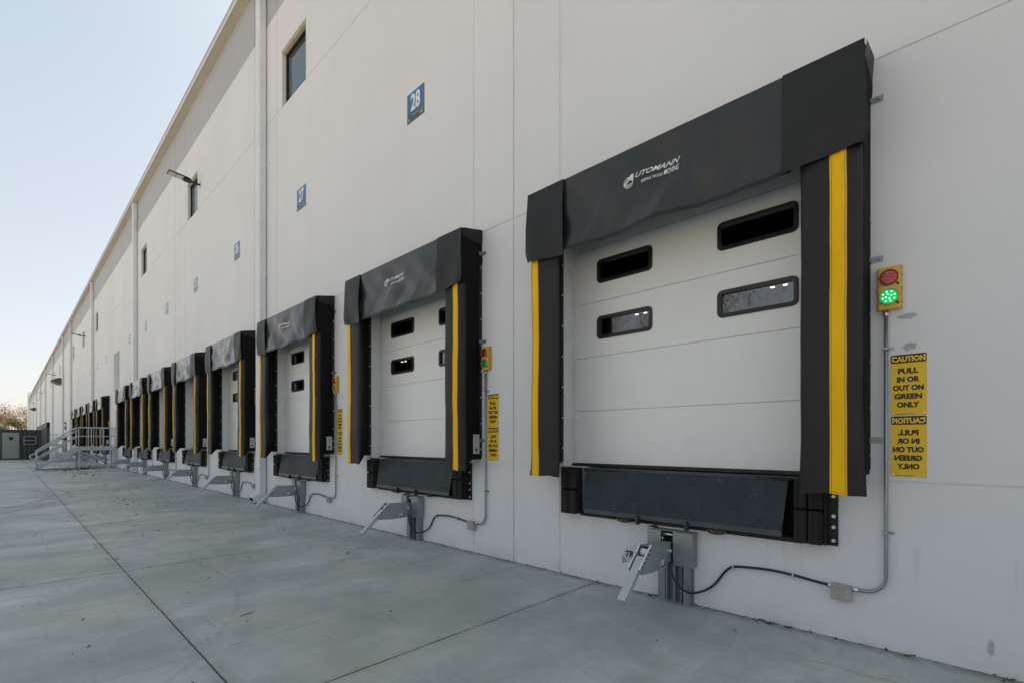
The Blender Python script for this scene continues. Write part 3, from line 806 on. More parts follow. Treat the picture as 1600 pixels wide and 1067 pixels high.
def sname(k):
    if k == 1: return 'nearest dock door'
    if k in G1 or k in G2: return 'dock door %d' % NUM[k]
    i = k-24; return '%s dock door beyond the far stair landing' % ('first second third fourth fifth sixth seventh eighth'.split()[i])
def where(k):
    if k == 1: return 'the nearest door, right of the picture'
    if k in G1 or k in G2: return 'the number %d door' % NUM[k]
    return 'the %s door beyond the far landing' % ('first second third fourth fifth sixth seventh eighth'.split()[k-24])

for k in DOCKS:
    make_shelter('black vinyl dock shelter with yellow stripes round %s' % where(k), (XK(k), 0, 0), k, k in G1)
for k in DOCKS:
    if k in G3: continue
    if k == 1: lev0['label'] = 'folded dark steel dock leveler lip under %s' % where(1); bumR['label'] = 'black laminated rubber bumper at the right foot of %s' % where(1).split(',')[0]; bumL['label'] = 'black laminated rubber bumper at the left foot of %s' % where(1).split(',')[0]
    else:
        rep(lev0, 'folded dark steel dock leveler lip under %s' % where(k), (XK(k), 0, 0))
        rep(bumR, 'black laminated rubber bumper at the right foot of %s' % where(k), (XK(k)+1.19, 0, 0))
        rep(bumL, 'black laminated rubber bumper at the left foot of %s' % where(k), (XK(k)-1.22, 0, 0))

# ---------------------------------------------------------------- number signs
def make_number(k):
    n = NUM[k]
    t = thing('number_sign', 'blue dock number sign reading %d high on the wall' % n, 'number sign', (XK(k), 0, 6.60), 0, 'blue dock number signs')
    mb = MB(); mb.box(-.228, .228, -.006, -.001, .135, .464, 0); part('number_panel', mb, M['sign_blue'], t)
    mb = MB(); mb.box(-.228, .228, -.006, -.001, 0, .134, 0); part('lower_panel', mb, M['sign_slate'], t)
    part('number', text_mesh('number', str(n), M['white_print'], .25 if n != 11 else .2, .27, 0, .295, -.0065, .03, 0, .002), None, t)
    mb = MB()
    if k < 9:
        mb.quad([(-.21, -.0068, .035), (-.175, -.0068, .045), (-.145, -.0068, .065), (-.165, -.0068, .03)]); mb.quad([(-.205, -.0068, .06), (-.185, -.0068, .06), (-.185, -.0068, .07), (-.205, -.0068, .075)])
        for a, b, z in ((-.10, .21, .098), (-.06, .2, .083)): 
            x = a
            while x < b: mb.box(x, x+.012, -.0072, -.0062, z, z+.006); x += .018
        mb.box(.11, .2, -.0072, -.0062, .04, .055)
        part('small_print', mb, M['label'], t)
    return t
for k in DOCKS:
    if k != 1: make_number(k)

# ---------------------------------------------------------------- signal lights, conduits, boxes, caution signs
def make_signal(k, lit, label):
    t = thing('signal_light', label, 'signal light', (XK(k)+1.655, 0, 2.475), 0, 'dock signal lights')
    mb = MB(); mb.box(-.073, .073, -.028, -.002, .005, .315, 0, .008); mb.box(-.066, .066, -.062, -.028, .0, .31, 0, .010)
    for z in (.055, .155, .25):
        for s_ in (-1, 1): mb.box(s_*.069-.006, s_*.069+.006, -.05, -.012, z-.004, z+.004)
    for x in (-.06, .06):
        for z in (.018, .29): mb.disc((x, -.028, z), .012, .012, 8)
    part('housing', mb, M['sig_yellow'], t)
    for z, m, dm, nm in ((.228, M['red_lens'] if lit else M['red_dark'], M['red_dot'], 'red_lens'), (.09, M['green_on'] if lit else M['green_off'], M['green_led'] if lit else M['green_off'], 'green_lens')):
        mb = MB(); mb.disc((0, -.062, z), .053, .012, 24, 0, 'y', .008)
        if lit:
            for a in range(12):
                r_ = .036 if a < 8 else .016; an = 2*math.pi*(a/8 if a < 8 else (a-8)/4)+.3
                mb.disc((r_*math.cos(an), -.0765+(0 if a >= 8 else .002), z+r_*math.sin(an)), .0055, .008, 6, 1)
        part(nm, mb, [m, dm], t)
        mb = MB()                                              # visor ring
        for i in range(24):
            a0, a1 = 2*math.pi*i/24, 2*math.pi*(i+1)/24
            mb.quad([(.056*math.cos(a), -.062-dy, z+.056*math.sin(a)) for a, dy in ((a0, 0), (a1, 0), (a1, .018), (a0, .018))])
        part('lens_ring', mb, M['sig_yellow'] if nm == 'red_lens' else M['sig_yellow'], t, False)
        mb = MB()
        for s_ in (-1, 1): mb.bar((s_*.043, -.064, z-.040), (s_*.056, -.064, z-.056), .012, .006, (1, 0, 1))
        part('lens_clip', mb, M['ink'], t)
    mb = MB(); mb.box(-.026, .026, -.0645, -.0625, .149, .166); part('maker_label', mb, M['label'], t)
    return t
def arc(c, r, a0, a1, n, y):
    return [(c[0]+r*math.cos(R(lerp(a0, a1, i/n))), y, c[1]+r*math.sin(R(lerp(a0, a1, i/n)))) for i in range(n+1)]
def make_conduit(k, label):
    t = thing('conduit', label, 'conduit', (XK(k)+1.635, 0, 0), 0, 'steel conduits up to the signal lights')
    y = -.028; cx = -.13; cz = .536; r = .13
    mb = MB(); pts = [(0, y, 2.475), (0, y, 1.5), (0, y, cz)]+arc((cx, cz), r, 0, -90, 8, y)[1:]+[(-.205, y, cz-r)]
    mb.tube(pts, .0125, 10); part('pipe', mb, M['galv'], t)
    mb = MB(); mb.tube([(0, y, 2.43), (0, y, 2.468)], .019, 8); part('coupling', mb, M['bright'], t); mb = MB(); mb.tube([(-.212, y, cz-r), (-.165, y, cz-r)], .018, 8); part('coupling', mb, M['bright'], t)
    for z in (2.20, .86):
        mb = MB(); mb.box(-.017, .017, y-.016, -.002, z-.009, z+.009, 0, .002); mb.box(.017, .045, -.007, -.002, z-.009, z+.009); mb.disc((.034, -.007, z), .006, .005, 6); part('strap', mb, M['galv'], t)
    return t
def make_jbox(k, label):
    t = thing('junction_box', label, 'junction box', (XK(k)+1.365, 0, .315), 0, 'steel junction boxes near the ground')
    mb = MB(); mb.box(-.062, .062, -.055, -.002, 0, .112, 0, .003); part('body', mb, M['stainless'], t)
    mb = MB(); mb.box(-.065, .065, -.060, -.0555, -.003, .115, 0, .001); c = part('cover', mb, M['stainless'], t)
    mb = MB()
    for x, z in ((-.022, .06), (.042, .03), (.042, .075)): mb.disc((x, -.060, z), .006, .003, 8)
    part('screw', mb, M['bright'], c)
    mb = MB(); mb.tube([(-.09, -.028, .095), (-.062, -.028, .093)], .015, 8); mb.tube([(-.03, -.028, .115), (-.03, -.028, .13)], .007, 6); part('cable_gland', mb, M['bright'], t)
    return t
CAP = ['PULL', 'IN OR', 'OUT ON', 'GREEN', 'ONLY']
CW = [.115, .126, .172, .155, .126]
cm = {}
def caution_meshes(mir):
    L = []
    for i, (s_, wd) in enumerate(zip(CAP, CW)):
        L.append(text_mesh('sign_lettering', s_, M['ink'], wd, .0405, -.002, .318-i*.0605, -.0062, .052, 0, .001, mir))
    L.append(text_mesh('sign_lettering', 'CAUTION', M['sign_yellow'], .186, .040, 0, .404, -.0075, .05, 0, .001, mir))
    return L
cm[0] = caution_meshes(False); cm[1] = caution_meshes(True)
def make_caution(k, mir, label):
    t = thing('caution_sign', label, 'caution sign', (XK(k)+1.76, 0, 1.272 if mir else 1.714), 0, 'yellow caution signs beside the docks')
    mb = MB(); mb.prism(rrect(-.1, .1, .002, .437, .010, 3), 'y', -.005, -.002); f = part('panel', mb, M['sign_yellow'], t)
    mb = MB(); mb.prism(rrect(-.0985, .0985, .375, .4355, .009, 3), 'y', -.0066, -.0052); part('header_band', mb, M['ink'], t)
    for me in cm[mir]: part('sign_lettering', me, None, t)
    mb = MB()
    for x in (-.086, .086):
        for z in (.018, .42): mb.disc((x, -.0066, z), .0055, .003, 8)
    part('screw', mb, M['bolt'], t)
    mb = MB()
    for q in range(9): mb.box(-.07+q*.011, -.062+q*.011, -.0062, -.0052, .008, .012)
    part('small_print', mb, M['ink'], t)
    return t
LIGHTDOCKS = G1+G2
sig0 = None; con0 = None; jb0 = None; ca0 = None; ca1 = None
for k in LIGHTDOCKS:
    nm = where(k).split(',')[0]
    if k == 1:
        make_signal(1, True, 'yellow signal light with its green lamp lit beside the nearest door')
        con0 = make_conduit(1, 'tall steel conduit right of %s' % nm); jb0 = make_jbox(1, 'small steel junction box on the wall right of %s' % nm)
        ca0 = make_caution(1, 0, 'upper yellow caution sign reading PULL IN OR OUT right of %s' % nm)
        ca1 = make_caution(1, 1, 'lower yellow caution sign in mirror writing right of %s' % nm)
    else:
        lab = 'small yellow signal light, unlit, right of %s' % nm
        if sig0 is None: sig0 = make_signal(k, False, lab)
        else: rep(sig0, lab, (XK(k)+1.655, 0, 2.475))
        rep(con0, 'tall steel conduit right of %s' % nm, (XK(k)+1.635, 0, 0)); rep(jb0, 'small steel junction box on the wall right of %s' % nm, (XK(k)+1.36, 0, .315))
        if k < 4:
            rep(ca0, 'upper yellow caution sign reading PULL IN OR OUT right of %s' % nm, (XK(k)+1.76, 0, 1.714))
            rep(ca1, 'lower yellow caution sign in mirror writing right of %s' % nm, (XK(k)+1.76, 0, 1.272))

# ---------------------------------------------------------------- vehicle restraint
def spline(pts, n=6):
    P = [Vector(p) for p in pts]; o = []
    for i in range(len(P)-1):
        p0, p1, p2, p3 = P[max(i-1, 0)], P[i], P[i+1], P[min(i+2, len(P)-1)]
        for q in range(n):
            t = q/n; o.append(.5*((2*p1)+(-p0+p2)*t+(2*p0-5*p1+4*p2-p3)*t*t+(-p0+3*p1-3*p2+p3)*t**3))
    o.append(P[-1]); return o
def make_restraint(label, loc):
    t = thing('vehicle_restraint', label, 'dock restraint', loc, 0, 'galvanised vehicle restraints under the levelers')
    # track: base plate with upright channels to the ground
    mb = MB(); mb.box(-.125, .20, -.018, -.003, .0, .66)
    for x in (-.115, -.035, .045, .125, .185): mb.box(x-.006, x+.006, -.085, -.018, 0, .36)
    mb.box(-.11, -.05, -.085, -.078, .0, .36); mb.box(.115, .18, -.085, -.078, 0, .36)
    for x in (-.08, .15):
        for z in (.05, .22): mb.disc((x, -.085, z), .009, .006, 6)
    part('track', mb, M['galv'], t)
    mb = MB(); mb.box(-.15, .21, -.15, -.003, 0.001, .008); part('foot_plate', mb, M['galv_paint'], t)
    # carriage covers
    mb = MB(); mb.box(.045, .235, -.125, -.02, .36, .672, 0, .006); mb.disc((.09, -.125, .64), .006, .004, 6); mb.disc((.20, -.125, .64), .006, .004, 6); part('cover', mb, M['galv'], t)
    mb = MB(); mb.box(-.215, -.075, -.125, -.02, .40, .672, 0, .006); mb.disc((-.15, -.125, .64), .006, .004, 6); part('cover', mb, M['galv'], t)
    mb = MB(); mb.box(-.22, .24, -.10, -.003, .673, .679); mb.box(-.22, -.16, -.11, -.003, .679, .695); part('top_plate', mb, M['galv'], t)
    mb = MB(); mb.box(-.07, .04, -.05, -.02, .36, .67); part('track_slot', mb, M['dark'], t)
    mb = MB(); mb.tube([(-.07, -.09, .64), (.04, -.09, .64)], .012, 8); mb.tube([(-.07, -.105, .60), (-.055, -.105, .60)], .014, 8); part('roller', mb, M['bright'], t)
    # arm: two cheeks and a cap
    near = [(-.10, .574), (-.50, .587), (-.694, .42), (-.666, .37), (-.477, .355), (-.255, .353), (-.10, .374)]
    mb = MB(); mb.prism(near, 'x', .012, .022); a = part('arm_cheek', mb, M['galv_paint'], t)
    mb = MB(); mb.prism(near, 'x', -.092, -.082); part('arm_cheek', mb, M['galv_paint'], t)
    mb = MB(); mb.bar((-.035, -.10, .570), (-.035, -.455, .578), .094, .006, (1, 0, 0)); part('arm_cap', mb, M['galv_paint'], t)
    mb = MB(); mb.box(-.08, .010, -.40, -.12, .38, .53); part('arm_gap_shade', mb, M['dark'], t)  # black block paints the shaded gap between the cheeks
    mb = MB()
    for (y, z) in ((-.16, .50), (-.33, .49), (-.36, .46), (-.30, .46)): mb.disc((.022, y, z), .007, .004, 8, 0, 'x')
    mb.disc((.022, -.155, .50), .026, .012, 12, 0, 'x'); mb.tube([(.03, -.155, .50), (.05, -.155, .50)], .014, 8); part('pivot_bolt', mb, M['bright'], t)
    mb = MB(); mb.box(.0225, .0235, -.32, -.22, .355, .435, 0); mb.box(.0236, .0242, -.25, -.228, .365, .425, 1); mb.box(.0236, .0242, -.31, -.265, .365, .385, 1); part('arm_label', mb, [M['label'], M['ink']], t)
    # edge strips along the slanted nose, hook bar
    mb = MB(); mb.bar((.017, -.49, .60), (.017, -.70, .415), .014, .020, (1, 0, 0)); mb.bar((-.087, -.49, .60), (-.70*.0-.087, -.70, .415), .014, .020, (1, 0, 0)); part('nose_edge', mb, M['bright'], t)
    mb = MB()
    for q in range(5): y = -.52-q*.035; mb.disc((.024, y, .560-q*.031), .010, .002, 8, 0, 'x')
    part('hazard_mark', mb, M['ink'], t)
    mb = MB(); mb.bar((-.032, -.575, .495), (-.032, -.905, .185), .072, .05, (1, 0, 0)); part('hook_bar', mb, M['galv_light'], t)
    mb = MB(); mb.tube([(-.07, -.50, .53), (.0, -.50, .53)], .035, 14); part('nose_roller', mb, M['louver'], t)
    # maker's plate on the far side, facing out
    mb = MB(); mb.prism([(-.262, .530), (-.105, .61), (-.105, .50), (-.175, .365), (-.285, .455)], 'y', -.47, -.463, 0); p = part('maker_plate', mb, M['label'], t)
    me = text_mesh('plate_lettering', 'TR', M['ink'], .078, .058, -.212, .485, -.4715, .04, .3, .001); part('plate_lettering', me, None, p)
    mb = MB(); mb.prism([(-.292, .45), (-.235, .405), (-.292, .385)], 'y', -.465, -.455); part('plate_wing', mb, M['galv_paint'], t)
    # power cable to the junction box, held by two clips
    pts = [(.035, -.16, .40), (.055, -.165, .30), (.11, -.15, .195), (.20, -.11, .13), (.31, -.05, .16), (.40, -.022, .235), (.475, -.022, .345), (.55, -.022, .415), (.68, -.022, .435), (.86, -.022, .445), (1.04, -.022, .435), (1.16, -.024, .42), (1.275, -.028, .409)]
    mb = MB(); mb.tube(spline(pts, 5), .0105, 8); part('power_cable', mb, M['cable'], t)
    for x, z in ((.56, .419), (1.03, .436)):
        mb = MB(); mb.box(x-.006, x+.006, -.036, -.004, z-.016, z+.016, 0, .002); mb.box(x-.006, x+.006, -.008, -.003, z-.038, z-.016); mb.disc((x, -.008, z-.03), .004, .004, 6); part('cable_clip', mb, M['bright'], t)
    return t
res0 = None
for k in G1+G2:
    lab = 'galvanised vehicle restraint with a bright hooked arm below %s' % where(k).split(',')[0]
    if res0 is None: res0 = make_restraint(lab, (XK(k), 0, 0))
    else: rep(res0, lab, (XK(k), 0, 0))

# ---------------------------------------------------------------- floodlights on the wall
def make_flood(label, X):
    t = thing('floodlight', label, 'floodlight', (X, 0, 10.03), 0, 'floodlights on arms high on the wall')
    mb = MB(); mb.box(-.05, .05, -.012, -.001, -.10, .10, 0, .003); part('wall_plate', mb, M['galv_paint'], t)
    mb = MB(); mb.tube([(0, -.01, 0), (0, -.16, .01), (0, -.28, .02)], .03, 10); part('arm', mb, M['lightbody'], t)
    Mx = Matrix.Translation((0, -.26, .02)) @ Matrix.Rotation(R(-5), 4, 'X')
    def tilt(mb):
        mb.v = [tuple(Mx @ Vector(v)) for v in mb.v]; return mb
    mb = MB(); mb.prism([(-.06, .0), (-.13, -.06), (-.15, -.22), (-.15, -.64), (.15, -.64), (.15, -.22), (.13, -.06), (.06, 0)], 'z', .0, .035); mb.prism([(-.05, .0), (-.1, -.05), (-.1, -.2), (.1, -.2), (.1, -.05), (.05, 0)], 'z', -.045, .0); part('head', tilt(mb), M['lightbody'], t)
    for a, b in ((-.225, -.415), (-.43, -.62)):
        mb = MB(); mb.box(-.125, .125, b, a, -.006, -.001); part('lens', tilt(mb), M['lightlens'], t)
    return t
fl0 = make_flood('dark floodlight on an arm in front of the second high window, nearest of its row', -18.62)
for X, lab in ((-52.2, 'second nearest floodlight on the wall, over the stair landing'), (-85.4, 'third floodlight along the wall, beyond the large canopy'), (-118.8, 'fourth floodlight along the wall, over the far docks'), (-152.0, 'farthest floodlight, small near the end of the wall')):
    rep(fl0, lab, (X, 0, 10.03))
# canopies
def make_canopy(X, label):
    t = thing('wall_canopy', label, 'canopy', (X, 0, 7.98), 0, 'dark metal canopies on the wall')
    mb = MB(); mb.prism([(-.01, 0), (-.01, .62), (-.45, .62), (-.95, .36), (-.95, .30), (-.45, 0)], 'x', -1.3, 1.3); part('hood', mb, M['canopy'], t)
    mb = MB(); mb.box(-1.32, 1.32, -.97, -.951, .27, .39); part('drip_edge', mb, M['canopy'], t)
    return t
c0 = make_canopy(-75.0, 'dark wedge shaped metal canopy high on the wall, the nearer of two')
rep(c0, 'small dark metal canopy far along the wall, the farther of two', (-144.0, 0, 7.98))

# ---------------------------------------------------------------- stair and landing
def make_stairs(label, X):
    """landing against the wall, flight running out from it"""
    t = thing('metal_stairs', label, 'stairs', (X, 0, 0), 0, 'galvanised stairs at the warehouse wall')
    W = 1.45; L = 1.70; H = 1.235; x0, x1 = -W, 0.0
    g_ = M['galv_light']
    mb = MB(); mb.box(x0, x1, -L, -.02, H-.03, H); part('deck', mb, g_, t)
    mb = MB(); mb.box(x1-.012, x1+.04, -L, -.02, H-.21, H-.031); mb.box(x0-.04, x0+.012, -L, -.02, H-.21, H-.031); mb.box(x0, x1, -L-.04, -L-.001, H-.21, H-.031); part('deck_beam', mb, g_, t)
    for x in (x0, x1-.02):
        for y in (-L+.05, -.09):
            mb = MB(); mb.box(x-.02, x+.06, y-.05, y+.03, 0, H-.21); mb.box(x-.05, x+.09, y-.08, y+.06, 0.001, .015); part('leg', mb, g_, t)
    for x in (x0+.02, x1+.01):
        mb = MB(); mb.tube([(x, -L+.05, .10), (x, -.1, H-.25)], .02, 6); mb.tube([(x+.03, -L+.05, H-.25), (x+.03, -.1, .10)], .02, 6); part('cross_brace', mb, g_, t)
    # flight
    n = 7; y0, y1 = -L, -L-1.66; rise = H/n; run = (y1-y0)/(n-1)
    for x in (x0, x1):
        mb = MB(); mb.prism([(y0, H), (y0, H-.27), (y1-.02, .0), (y1-.02, .16)], 'x', x-.02, x+.025); part('stringer', mb, g_, t)
    for i in range(1, n):
        y = y0+run*(i-1); z = H-rise*i; mb = MB(); mb.box(x0+.026, x1-.021, y+run-.02, y, z-.035, z); part('tread', mb, g_, t)
    # railings: landing side and flight side, both sides
    r_ = .021
    for x in (x0+.0, x1+.03):
        mb = MB(); zt, zm = H+1.07, H+.58
        mb.tube([(x, -.05, zm), (x, -.03, zm+.06), (x, -.03, zt-.05), (x, -.06, zt), (x, -L+.05, zt), (x, -L-.08, zt-.03), (x, y1+.03, 1.02)], r_, 8)
        mb.tube([(x, -.05, zm), (x, -L+.05, zm), (x, -L-.06, zm-.04), (x, y1+.03, .52)], r_, 8)
        for y in (-.12, -.62, -1.15, -L+.02): mb.tube([(x, y, H-.15), (x, y, zt)], r_, 8)
        mb.tube([(x, y1+.03, .05), (x, y1+.03, 1.02)], r_, 8); ym = (y0+y1)/2; mb.tube([(x, ym, H/2+.05), (x, ym, (H+1.07+.97)/2)], r_, 8)
        part('railing', mb, g_, t)
        mb = MB(); xx = x-.08 if x > -.5 else x+.08
        top = [(xx, -L-.02, 2.13), (xx, y1+.05, .93), (xx, y1-.16, .80), (xx, y1-.22, .70), (xx, y1-.16, .60), (xx, y1+.02, .62), (xx, -L-.3, 1.60)]
        mb.tube(spline(top, 4), .018, 8); part('handrail', mb, g_, t)
    mb = MB()
    for y in (-.05,): mb.tube([(x0, -.03, H+1.07), (x0, -.03, H)], r_, 8)
    return t
st0 = make_stairs('galvanised steel landing and stairs between the near and middle docks', -35.95)
rep(st0, 'far galvanised landing railing beyond the middle docks, behind the nearer stairs', (-73.0, 0, 0))

# ---------------------------------------------------------------- fire equipment
t = thing('fire_bell', 'small red and white fire alarm bell on the wall beyond the stairs', 'fire bell', (-70.1, 0, 2.85))
mb = MB(); mb.box(-.18, .18, -.06, -.002, .12, .5, 0, .01); part('back_box', mb, M['bell'], t)
mb = MB(); mb.disc((0, -.06, .16), .20, .08, 20, 0, 'y', .05); part('gong', mb, M['redpaint'], t)
mb = MB(); mb.disc((0, -.06, .62), .13, .10, 12); mb.box(-.08, .08, -.08, -.002, -.12, -.02, 0, .01); part('strobe', mb, M['ink'], t)
t = thing('fire_hydrant_connection', 'dark red fire hose connection on the wall behind the stair railing', 'fire connection', (-69.9, 0, 1.55))
mb = MB(); mb.disc((0, -.002, .30), .30, .03, 24); part('wall_plate', mb, M['redpaint'], t)
for s_ in (-1, 1):
    mb = MB(); mb.tube([(0, -.03, .3), (s_*.12, -.25, .28), (s_*.30, -.45, .24)], [.12, .12, .10], 12); part('inlet', mb, M['redpaint'], t)
    mb = MB(); mb.tube([(s_*.30, -.45, .24), (s_*.34, -.50, .23)], .125, 12); part('cap', mb, M['redpaint'], t)
mb = MB(); mb.tube([(0, -.1, .2), (0, -.1, -1.5)], .10, 10); part('standpipe', mb, M['galv_paint'], t)

# ---------------------------------------------------------------- container office and screen
def corr(mb, p0, p1, z0, z1, pitch=.28, dep=.04, nrm=None):
    p0, p1 = Vector(p0), Vector(p1); d = p1-p0; L = d.length; d.normalize(); n = nrm
    prof = []; s = 0
    while s < L:
        prof += [(s, 0), (s+pitch*.35, 0), (s+pitch*.5, dep), (s+pitch*.85, dep)]; s += pitch
    prof = [(a, b) for a, b in prof if a < L]+[(L, 0)]
    for (a, b), (c, e) in zip(prof[:-1], prof[1:]):
        q0 = p0+d*a+n*b; q1 = p0+d*c+n*e
        mb.quad([(q0.x, q0.y, z0), (q1.x, q1.y, z0), (q1.x, q1.y, z1), (q0.x, q0.y, z1)])
th = math.atan2(790.5, 755.6)
rv = Vector((math.sin(th), math.cos(th), 0)); fv = Vector((-math.cos(th), math.sin(th), 0))   # seen from the yard: along the face / away
yaw = math.atan2(rv.y, rv.x)
cpos = Vector((-57.64, -2.43, 0))
t = thing('container_office', 'dark grey corrugated shipping container office with a pale door', 'container', cpos, R(90))
LN = 6.06; HT = 2.50
mb = MB(); corr(mb, (-LN, 0, 0), (0, 0, 0), .12, HT-.10, .27, .035, Vector((0, 1, 0))); corr(mb, (0, 0, 0), (0, 2.44, 0), .12, HT-.1, .27, .035, Vector((-1, 0, 0))); corr(mb, (-LN, 2.44, 0), (0, 2.44, 0), .12, HT-.10, .27, .035, Vector((0, -1, 0))); corr(mb, (-LN, 0, 0), (-LN, 2.44, 0), .12, HT-.1, .27, .035, Vector((1, 0, 0)))
part('wall', mb, M['contA'], t, False)
mb = MB(); mb.box(-LN, 0, -.03, 2.47, HT-.1, HT); mb.box(-LN, 0, -.03, .06, .0, .12)
for x in (-LN, 0): mb.box(x-.06, x+.06, -.04, .08, 0, HT-.001)
part('frame', mb, M['contA'], t)
dx0, dx1 = -2.19, -1.33                       # door
mb = MB(); mb.box(dx0-.06, dx1+.06, -.05, .02, .12, 2.24); part('door_frame', mb, M['contdoor'], t)
mb = MB(); mb.box(dx0, dx1, -.07, -.051, .15, 2.18, 0, .005); d = part('door', mb, M['contdoor'], t)
mb = MB(); mb.box(dx0+.32, dx0+.56, -.076, -.0705, 1.62, 1.90); part('door_window', mb, M['ink'], d)
mb = MB(); mb.tube([(dx0+.08, -.07, 1.12), (dx0+.08, -.13, 1.12), (dx0+.2, -.13, 1.12)], .02, 6); part('handle', mb, M['galv'], d)
mb = MB(); mb.box(-1.03, -.26, -.05, .02, 1.27, 1.96); f = part('window_frame', mb, M['contdoor'], t)
mb = MB(); mb.box(-.97, -.32, -.056, -.0505, 1.65, 1.90); mb.box(-.97, -.32, -.056, -.0505, 1.33, 1.57); part('window_glass', mb, M['ink'], f)
t = thing('corrugated_screen', 'dark corrugated metal screen wall joined to the container corner', 'screen wall', (-57.5, -2.42, 0))
mb = MB(); corr(mb, (0, 0, 0), (9.0, 0, 0), 0, 2.5, .3, .04, Vector((0, 1, 0))); corr(mb, (0, .06, 0), (9.0, .06, 0), 0, 2.5, .3, .04, Vector((0, 1, 0))); part('sheet', mb, M['contA'], t, False)
mb = MB(); mb.box(8.96, 9.04, -.02, .12, 0, 2.54); mb.box(0, 8.95, -.02, .12, 2.5, 2.54); part('frame', mb, M['contA'], t)

# ---------------------------------------------------------------- indoor lamps seen through the door windows
for i, X in enumerate((-6.84, -14.2, -21.6, -38.8)):
    t = thing('indoor_lamp', 'lit warehouse ceiling lamp seen through a door window, %s in its row' % ('first second third fourth'.split()[i]), 'ceiling lamp', (X, 21.4, 9.0), 0, 'ceiling lamps inside the warehouse')
    mb = MB(); mb.box(-.65, .65, -.18, .18, .03, .12, 0, .01); part('housing', mb, M['bell'], t)
    mb = MB(); mb.box(-.36, -.20, -.06, .06, 0, .029); mb.box(.20, .36, -.06, .06, 0, .029); part('lit_tube', mb, M['lamp_in'], t)
    mb = MB(); mb.tube([(-.5, 0, .12), (-.5, 0, 3.99)], .01, 5); mb.tube([(.5, 0, .12), (.5, 0, 3.99)], .01, 5); part('hanger', mb, M['galv'], t)

# ---------------------------------------------------------------- trees
def make_tree(name, label, loc, H, seed, leaf, nl, lsz, group, spread=.32, clump=.045):
    rn = random.Random(seed); t = thing(name, label, 'tree', loc, 0, group)
    tr = MB(); tips = []
    def limb(p, d, L, r, lev):
        n = 5; pts = [p]; rr = [r]; q = p.copy(); dd = d.copy()
        for i in range(n):
            dd = (dd+Vector((rn.uniform(-.16, .16), rn.uniform(-.16, .16), rn.uniform(-.03, .12)))).normalized(); q = q+dd*L/n; pts.append(q.copy()); rr.append(r*(1-.75*(i+1)/n))
            if lev < 3 and i > (1 if lev == 0 else 0):
                for _ in range(3 if lev < 2 else 2):
                    a = rn.uniform(0, 6.28); el = rn.uniform(.25, .9); nd = (dd*.55+Vector((math.cos(a)*spread*2.6, math.sin(a)*spread*2.6, el*.8))).normalized()
                    limb(q.copy(), nd, L*rn.uniform(.42, .62), rr[-1]*.6, lev+1)
            if lev >= 2: tips.append(q.copy())
        tips.append(q)
        tr.tube(pts, rr, 6 if lev < 2 else 3, 0, False)
    limb(Vector((0, 0, 0)), Vector((0, 0, 1)), H*.62, H*.022, 0)
    part('trunk', tr, M['bark'], t, False)
    cr = MB()
    for i in range(nl):
        b = rn.choice(tips); sp = H*clump
        p = b+Vector((rn.gauss(0, sp), rn.gauss(0, sp), rn.gauss(0, sp*.7))); s = lsz*rn.uniform(.5, 1.3)
        a = Vector((rn.gauss(0, 1), rn.gauss(0, 1), rn.gauss(0, 1))).normalized(); c = a.orthogonal().normalized(); e = a.cross(c)
        cr.quad([p+c*s, p+e*s*.6, p-c*s, p-e*s*.6])
    part('crown', cr, M[leaf], t, False)
    return t
ft = [(-216, -7.2, 11.5, 'leaf_tan', 2600, 'bare brown autumn tree, leftmost over the container'),
      (-222, -2.8, 12.2, 'leaf_tan', 1500, 'thin leafless tree standing second from the left over the container'),
      (-205, -5.2, 5.6, 'leaf_green', 2000, 'low green bush-like tree over the container door'),
      (-230, .5, 13.0, 'leaf_tan', 1500, 'taller bare tree over the container window'),
      (-212, -.6, 8.5, 'leaf_olive', 2300, 'low olive tree just right of the container window'),
      (-222, 3.6, 12.8, 'leaf_tan', 2400, 'brown tree touching the far end of the building'),
      (-240, -11.5, 12, 'leaf_tan', 2200, 'brown tree at the left edge of the picture'),
      (-236, 6.5, 12, 'leaf_olive', 2000, 'olive brown tree half hidden behind the building end')]
for i, (x, y, h, lf, n, lab) in enumerate(ft):
    make_tree('autumn_tree' if lf != 'leaf_green' else 'green_tree', lab, (x, y, -.03), h, 40+i, lf, n, .16 if lf == 'leaf_tan' else .22, 'trees beyond the end of the yard', .34)
# trees across the yard, mirrored in the door windows
for i, (x, y, h) in enumerate(((-15.2, -33.0, 15.0), (-2.6, -34.0, 16.0), (-26, -40, 17), (-46, -44, 16), (14, -38, 15))):
    make_tree('yard_edge_tree', ('tall tree across the yard mirrored in the left window of the nearest door', 'tall tree across the yard mirrored in the right window of the nearest door', 'tree across the yard opposite the third dock', 'tree across the yard opposite the stairs', 'tree across the yard behind the camera at right')[i], (x, y, -.03), h, 70+i, 'leaf_green', 6500, .065, 'trees across the yard', .34, .019)

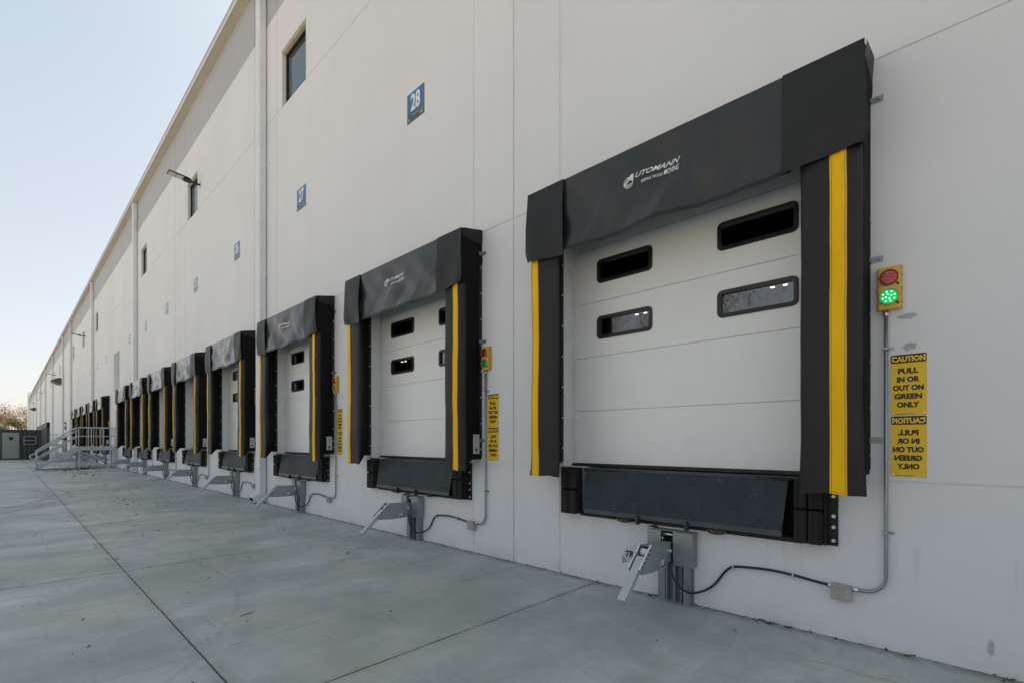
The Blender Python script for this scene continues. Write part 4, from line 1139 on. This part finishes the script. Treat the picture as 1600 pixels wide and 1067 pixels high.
# ---------------------------------------------------------------- fallen leaves and twigs
rn = random.Random(11); mb = MB()
def leaf(x, y, s, z=.004):
    a = rn.uniform(0, 6.28); c, sn = math.cos(a), math.sin(a); l = s; w_ = s*rn.uniform(.16, .42); h = s*rn.uniform(.15, .75)
    pts = [(-l, 0, 0), (-.2*l, w_, h*.5), (l, 0, h), (-.2*l, -w_, h*.2)]
    P = [(x+u*c-v*sn, y+u*sn+v*c, z+k) for u, v, k in pts]
    mb.quad([P[0], P[1], P[2]]); mb.quad([P[0], P[2], P[3]])
for i in range(330):
    x = rn.uniform(-34, 1.5); leaf(x, rn.uniform(-5.2, -.1), rn.uniform(.014, .036) if x < -9 else rn.uniform(.008, .022))
for i in range(230):
    leaf(rn.uniform(-36, -12), rn.gauss(-1.9, .8), rn.uniform(.02, .06))
for i in range(420):
    leaf(rn.uniform(-32, -6), rn.uniform(-3.8, -.25), rn.uniform(.014, .034))
for i in range(1100):
    x = rn.uniform(-44, 1.5); leaf(x, -abs(rn.gauss(0, .035))-.006, rn.uniform(.008, .024))
for cx, cy, sx, sy, n in ((-36, -1.6, .6, .55, 380), (-34.6, -2.4, .9, .5, 160), (-38.5, -1.0, 1.2, .6, 220), (-30.5, -1.9, 1.6, .5, 120), (-13.5, -2.1, 1.0, .3, 18), (-8.9, -1.15, .35, .15, 12), (-10.2, -1.5, .6, .15, 12), (-2.25, -.06, .12, .03, 16), (-6.1, -.05, .25, .02, 14), (-1.25, -.05, .05, .02, 12)):
    for i in range(n): leaf(rn.gauss(cx, sx), min(-.02, rn.gauss(cy, sy)), rn.uniform(.03, .08) if cx < -20 else rn.uniform(.012, .032))
tag(link('leaf_litter', mb.mesh('leaf_litter', M['litter'], False)), 'small brown fallen leaves scattered over the concrete and along the wall foot', 'leaf litter', None, 'stuff')
def twig(label, p0, p1, r):
    mb = MB(); a, b = Vector(p0), Vector(p1); m = (a+b)/2+Vector((.004, .006, .003)); mb.tube([a, m, b], [r, r*.9, r*.5], 6)
    mb.tube([m, m+(b-a)*.18+Vector((.01, -.012, .004))], [r*.6, r*.3], 5)
    o = part('twig', mb, M['litter'], None); tag(o, label, 'twig', 'twigs lying on the concrete')
twig('thin dark twig lying on the slab left of the nearest restraint', (-4.62, -3.06, .005), (-4.67, -2.92, .005), .0028)
twig('short dark twig near the bottom of the long joint', (-4.74, -4.05, .005), (-4.79, -4.03, .005), .003)
twig('dark twig on the left slab well away from the wall', (-5.50, -4.02, .005), (-5.56, -3.99, .005), .003)
def dead_leaf(label, x, y, s, a):
    mb = MB(); n = 7
    def P(u, v): 
        ww = .42*math.sin(math.pi*min(1, u*1.02+.02))**.8; xx = (u-.5)*2*s; yy = (v-.5)*2*ww*s
        return (xx*math.cos(a)-yy*math.sin(a)+x, xx*math.sin(a)+yy*math.cos(a)+y, .006+.45*s*abs(v-.5)+.35*s*u*u)
    mb.grid(8, 4, P); tag(part('dead_leaf', mb, M['leafdry'], None, False), label, 'leaf', 'curled dead leaves at the wall foot')
M['leafdry'] = leafm('dry_leaf', (.12, .06, .03), (.20, .11, .05))
dead_leaf('curled brown leaf at the wall foot right of the junction box', -.33, -.055, .035, .3)
dead_leaf('curled brown leaf at the wall foot below the sagging cable', -1.30, -.035, .034, -.4)
dead_leaf('curled brown leaf at the wall foot below the junction box', -1.10, -.05, .030, .1)
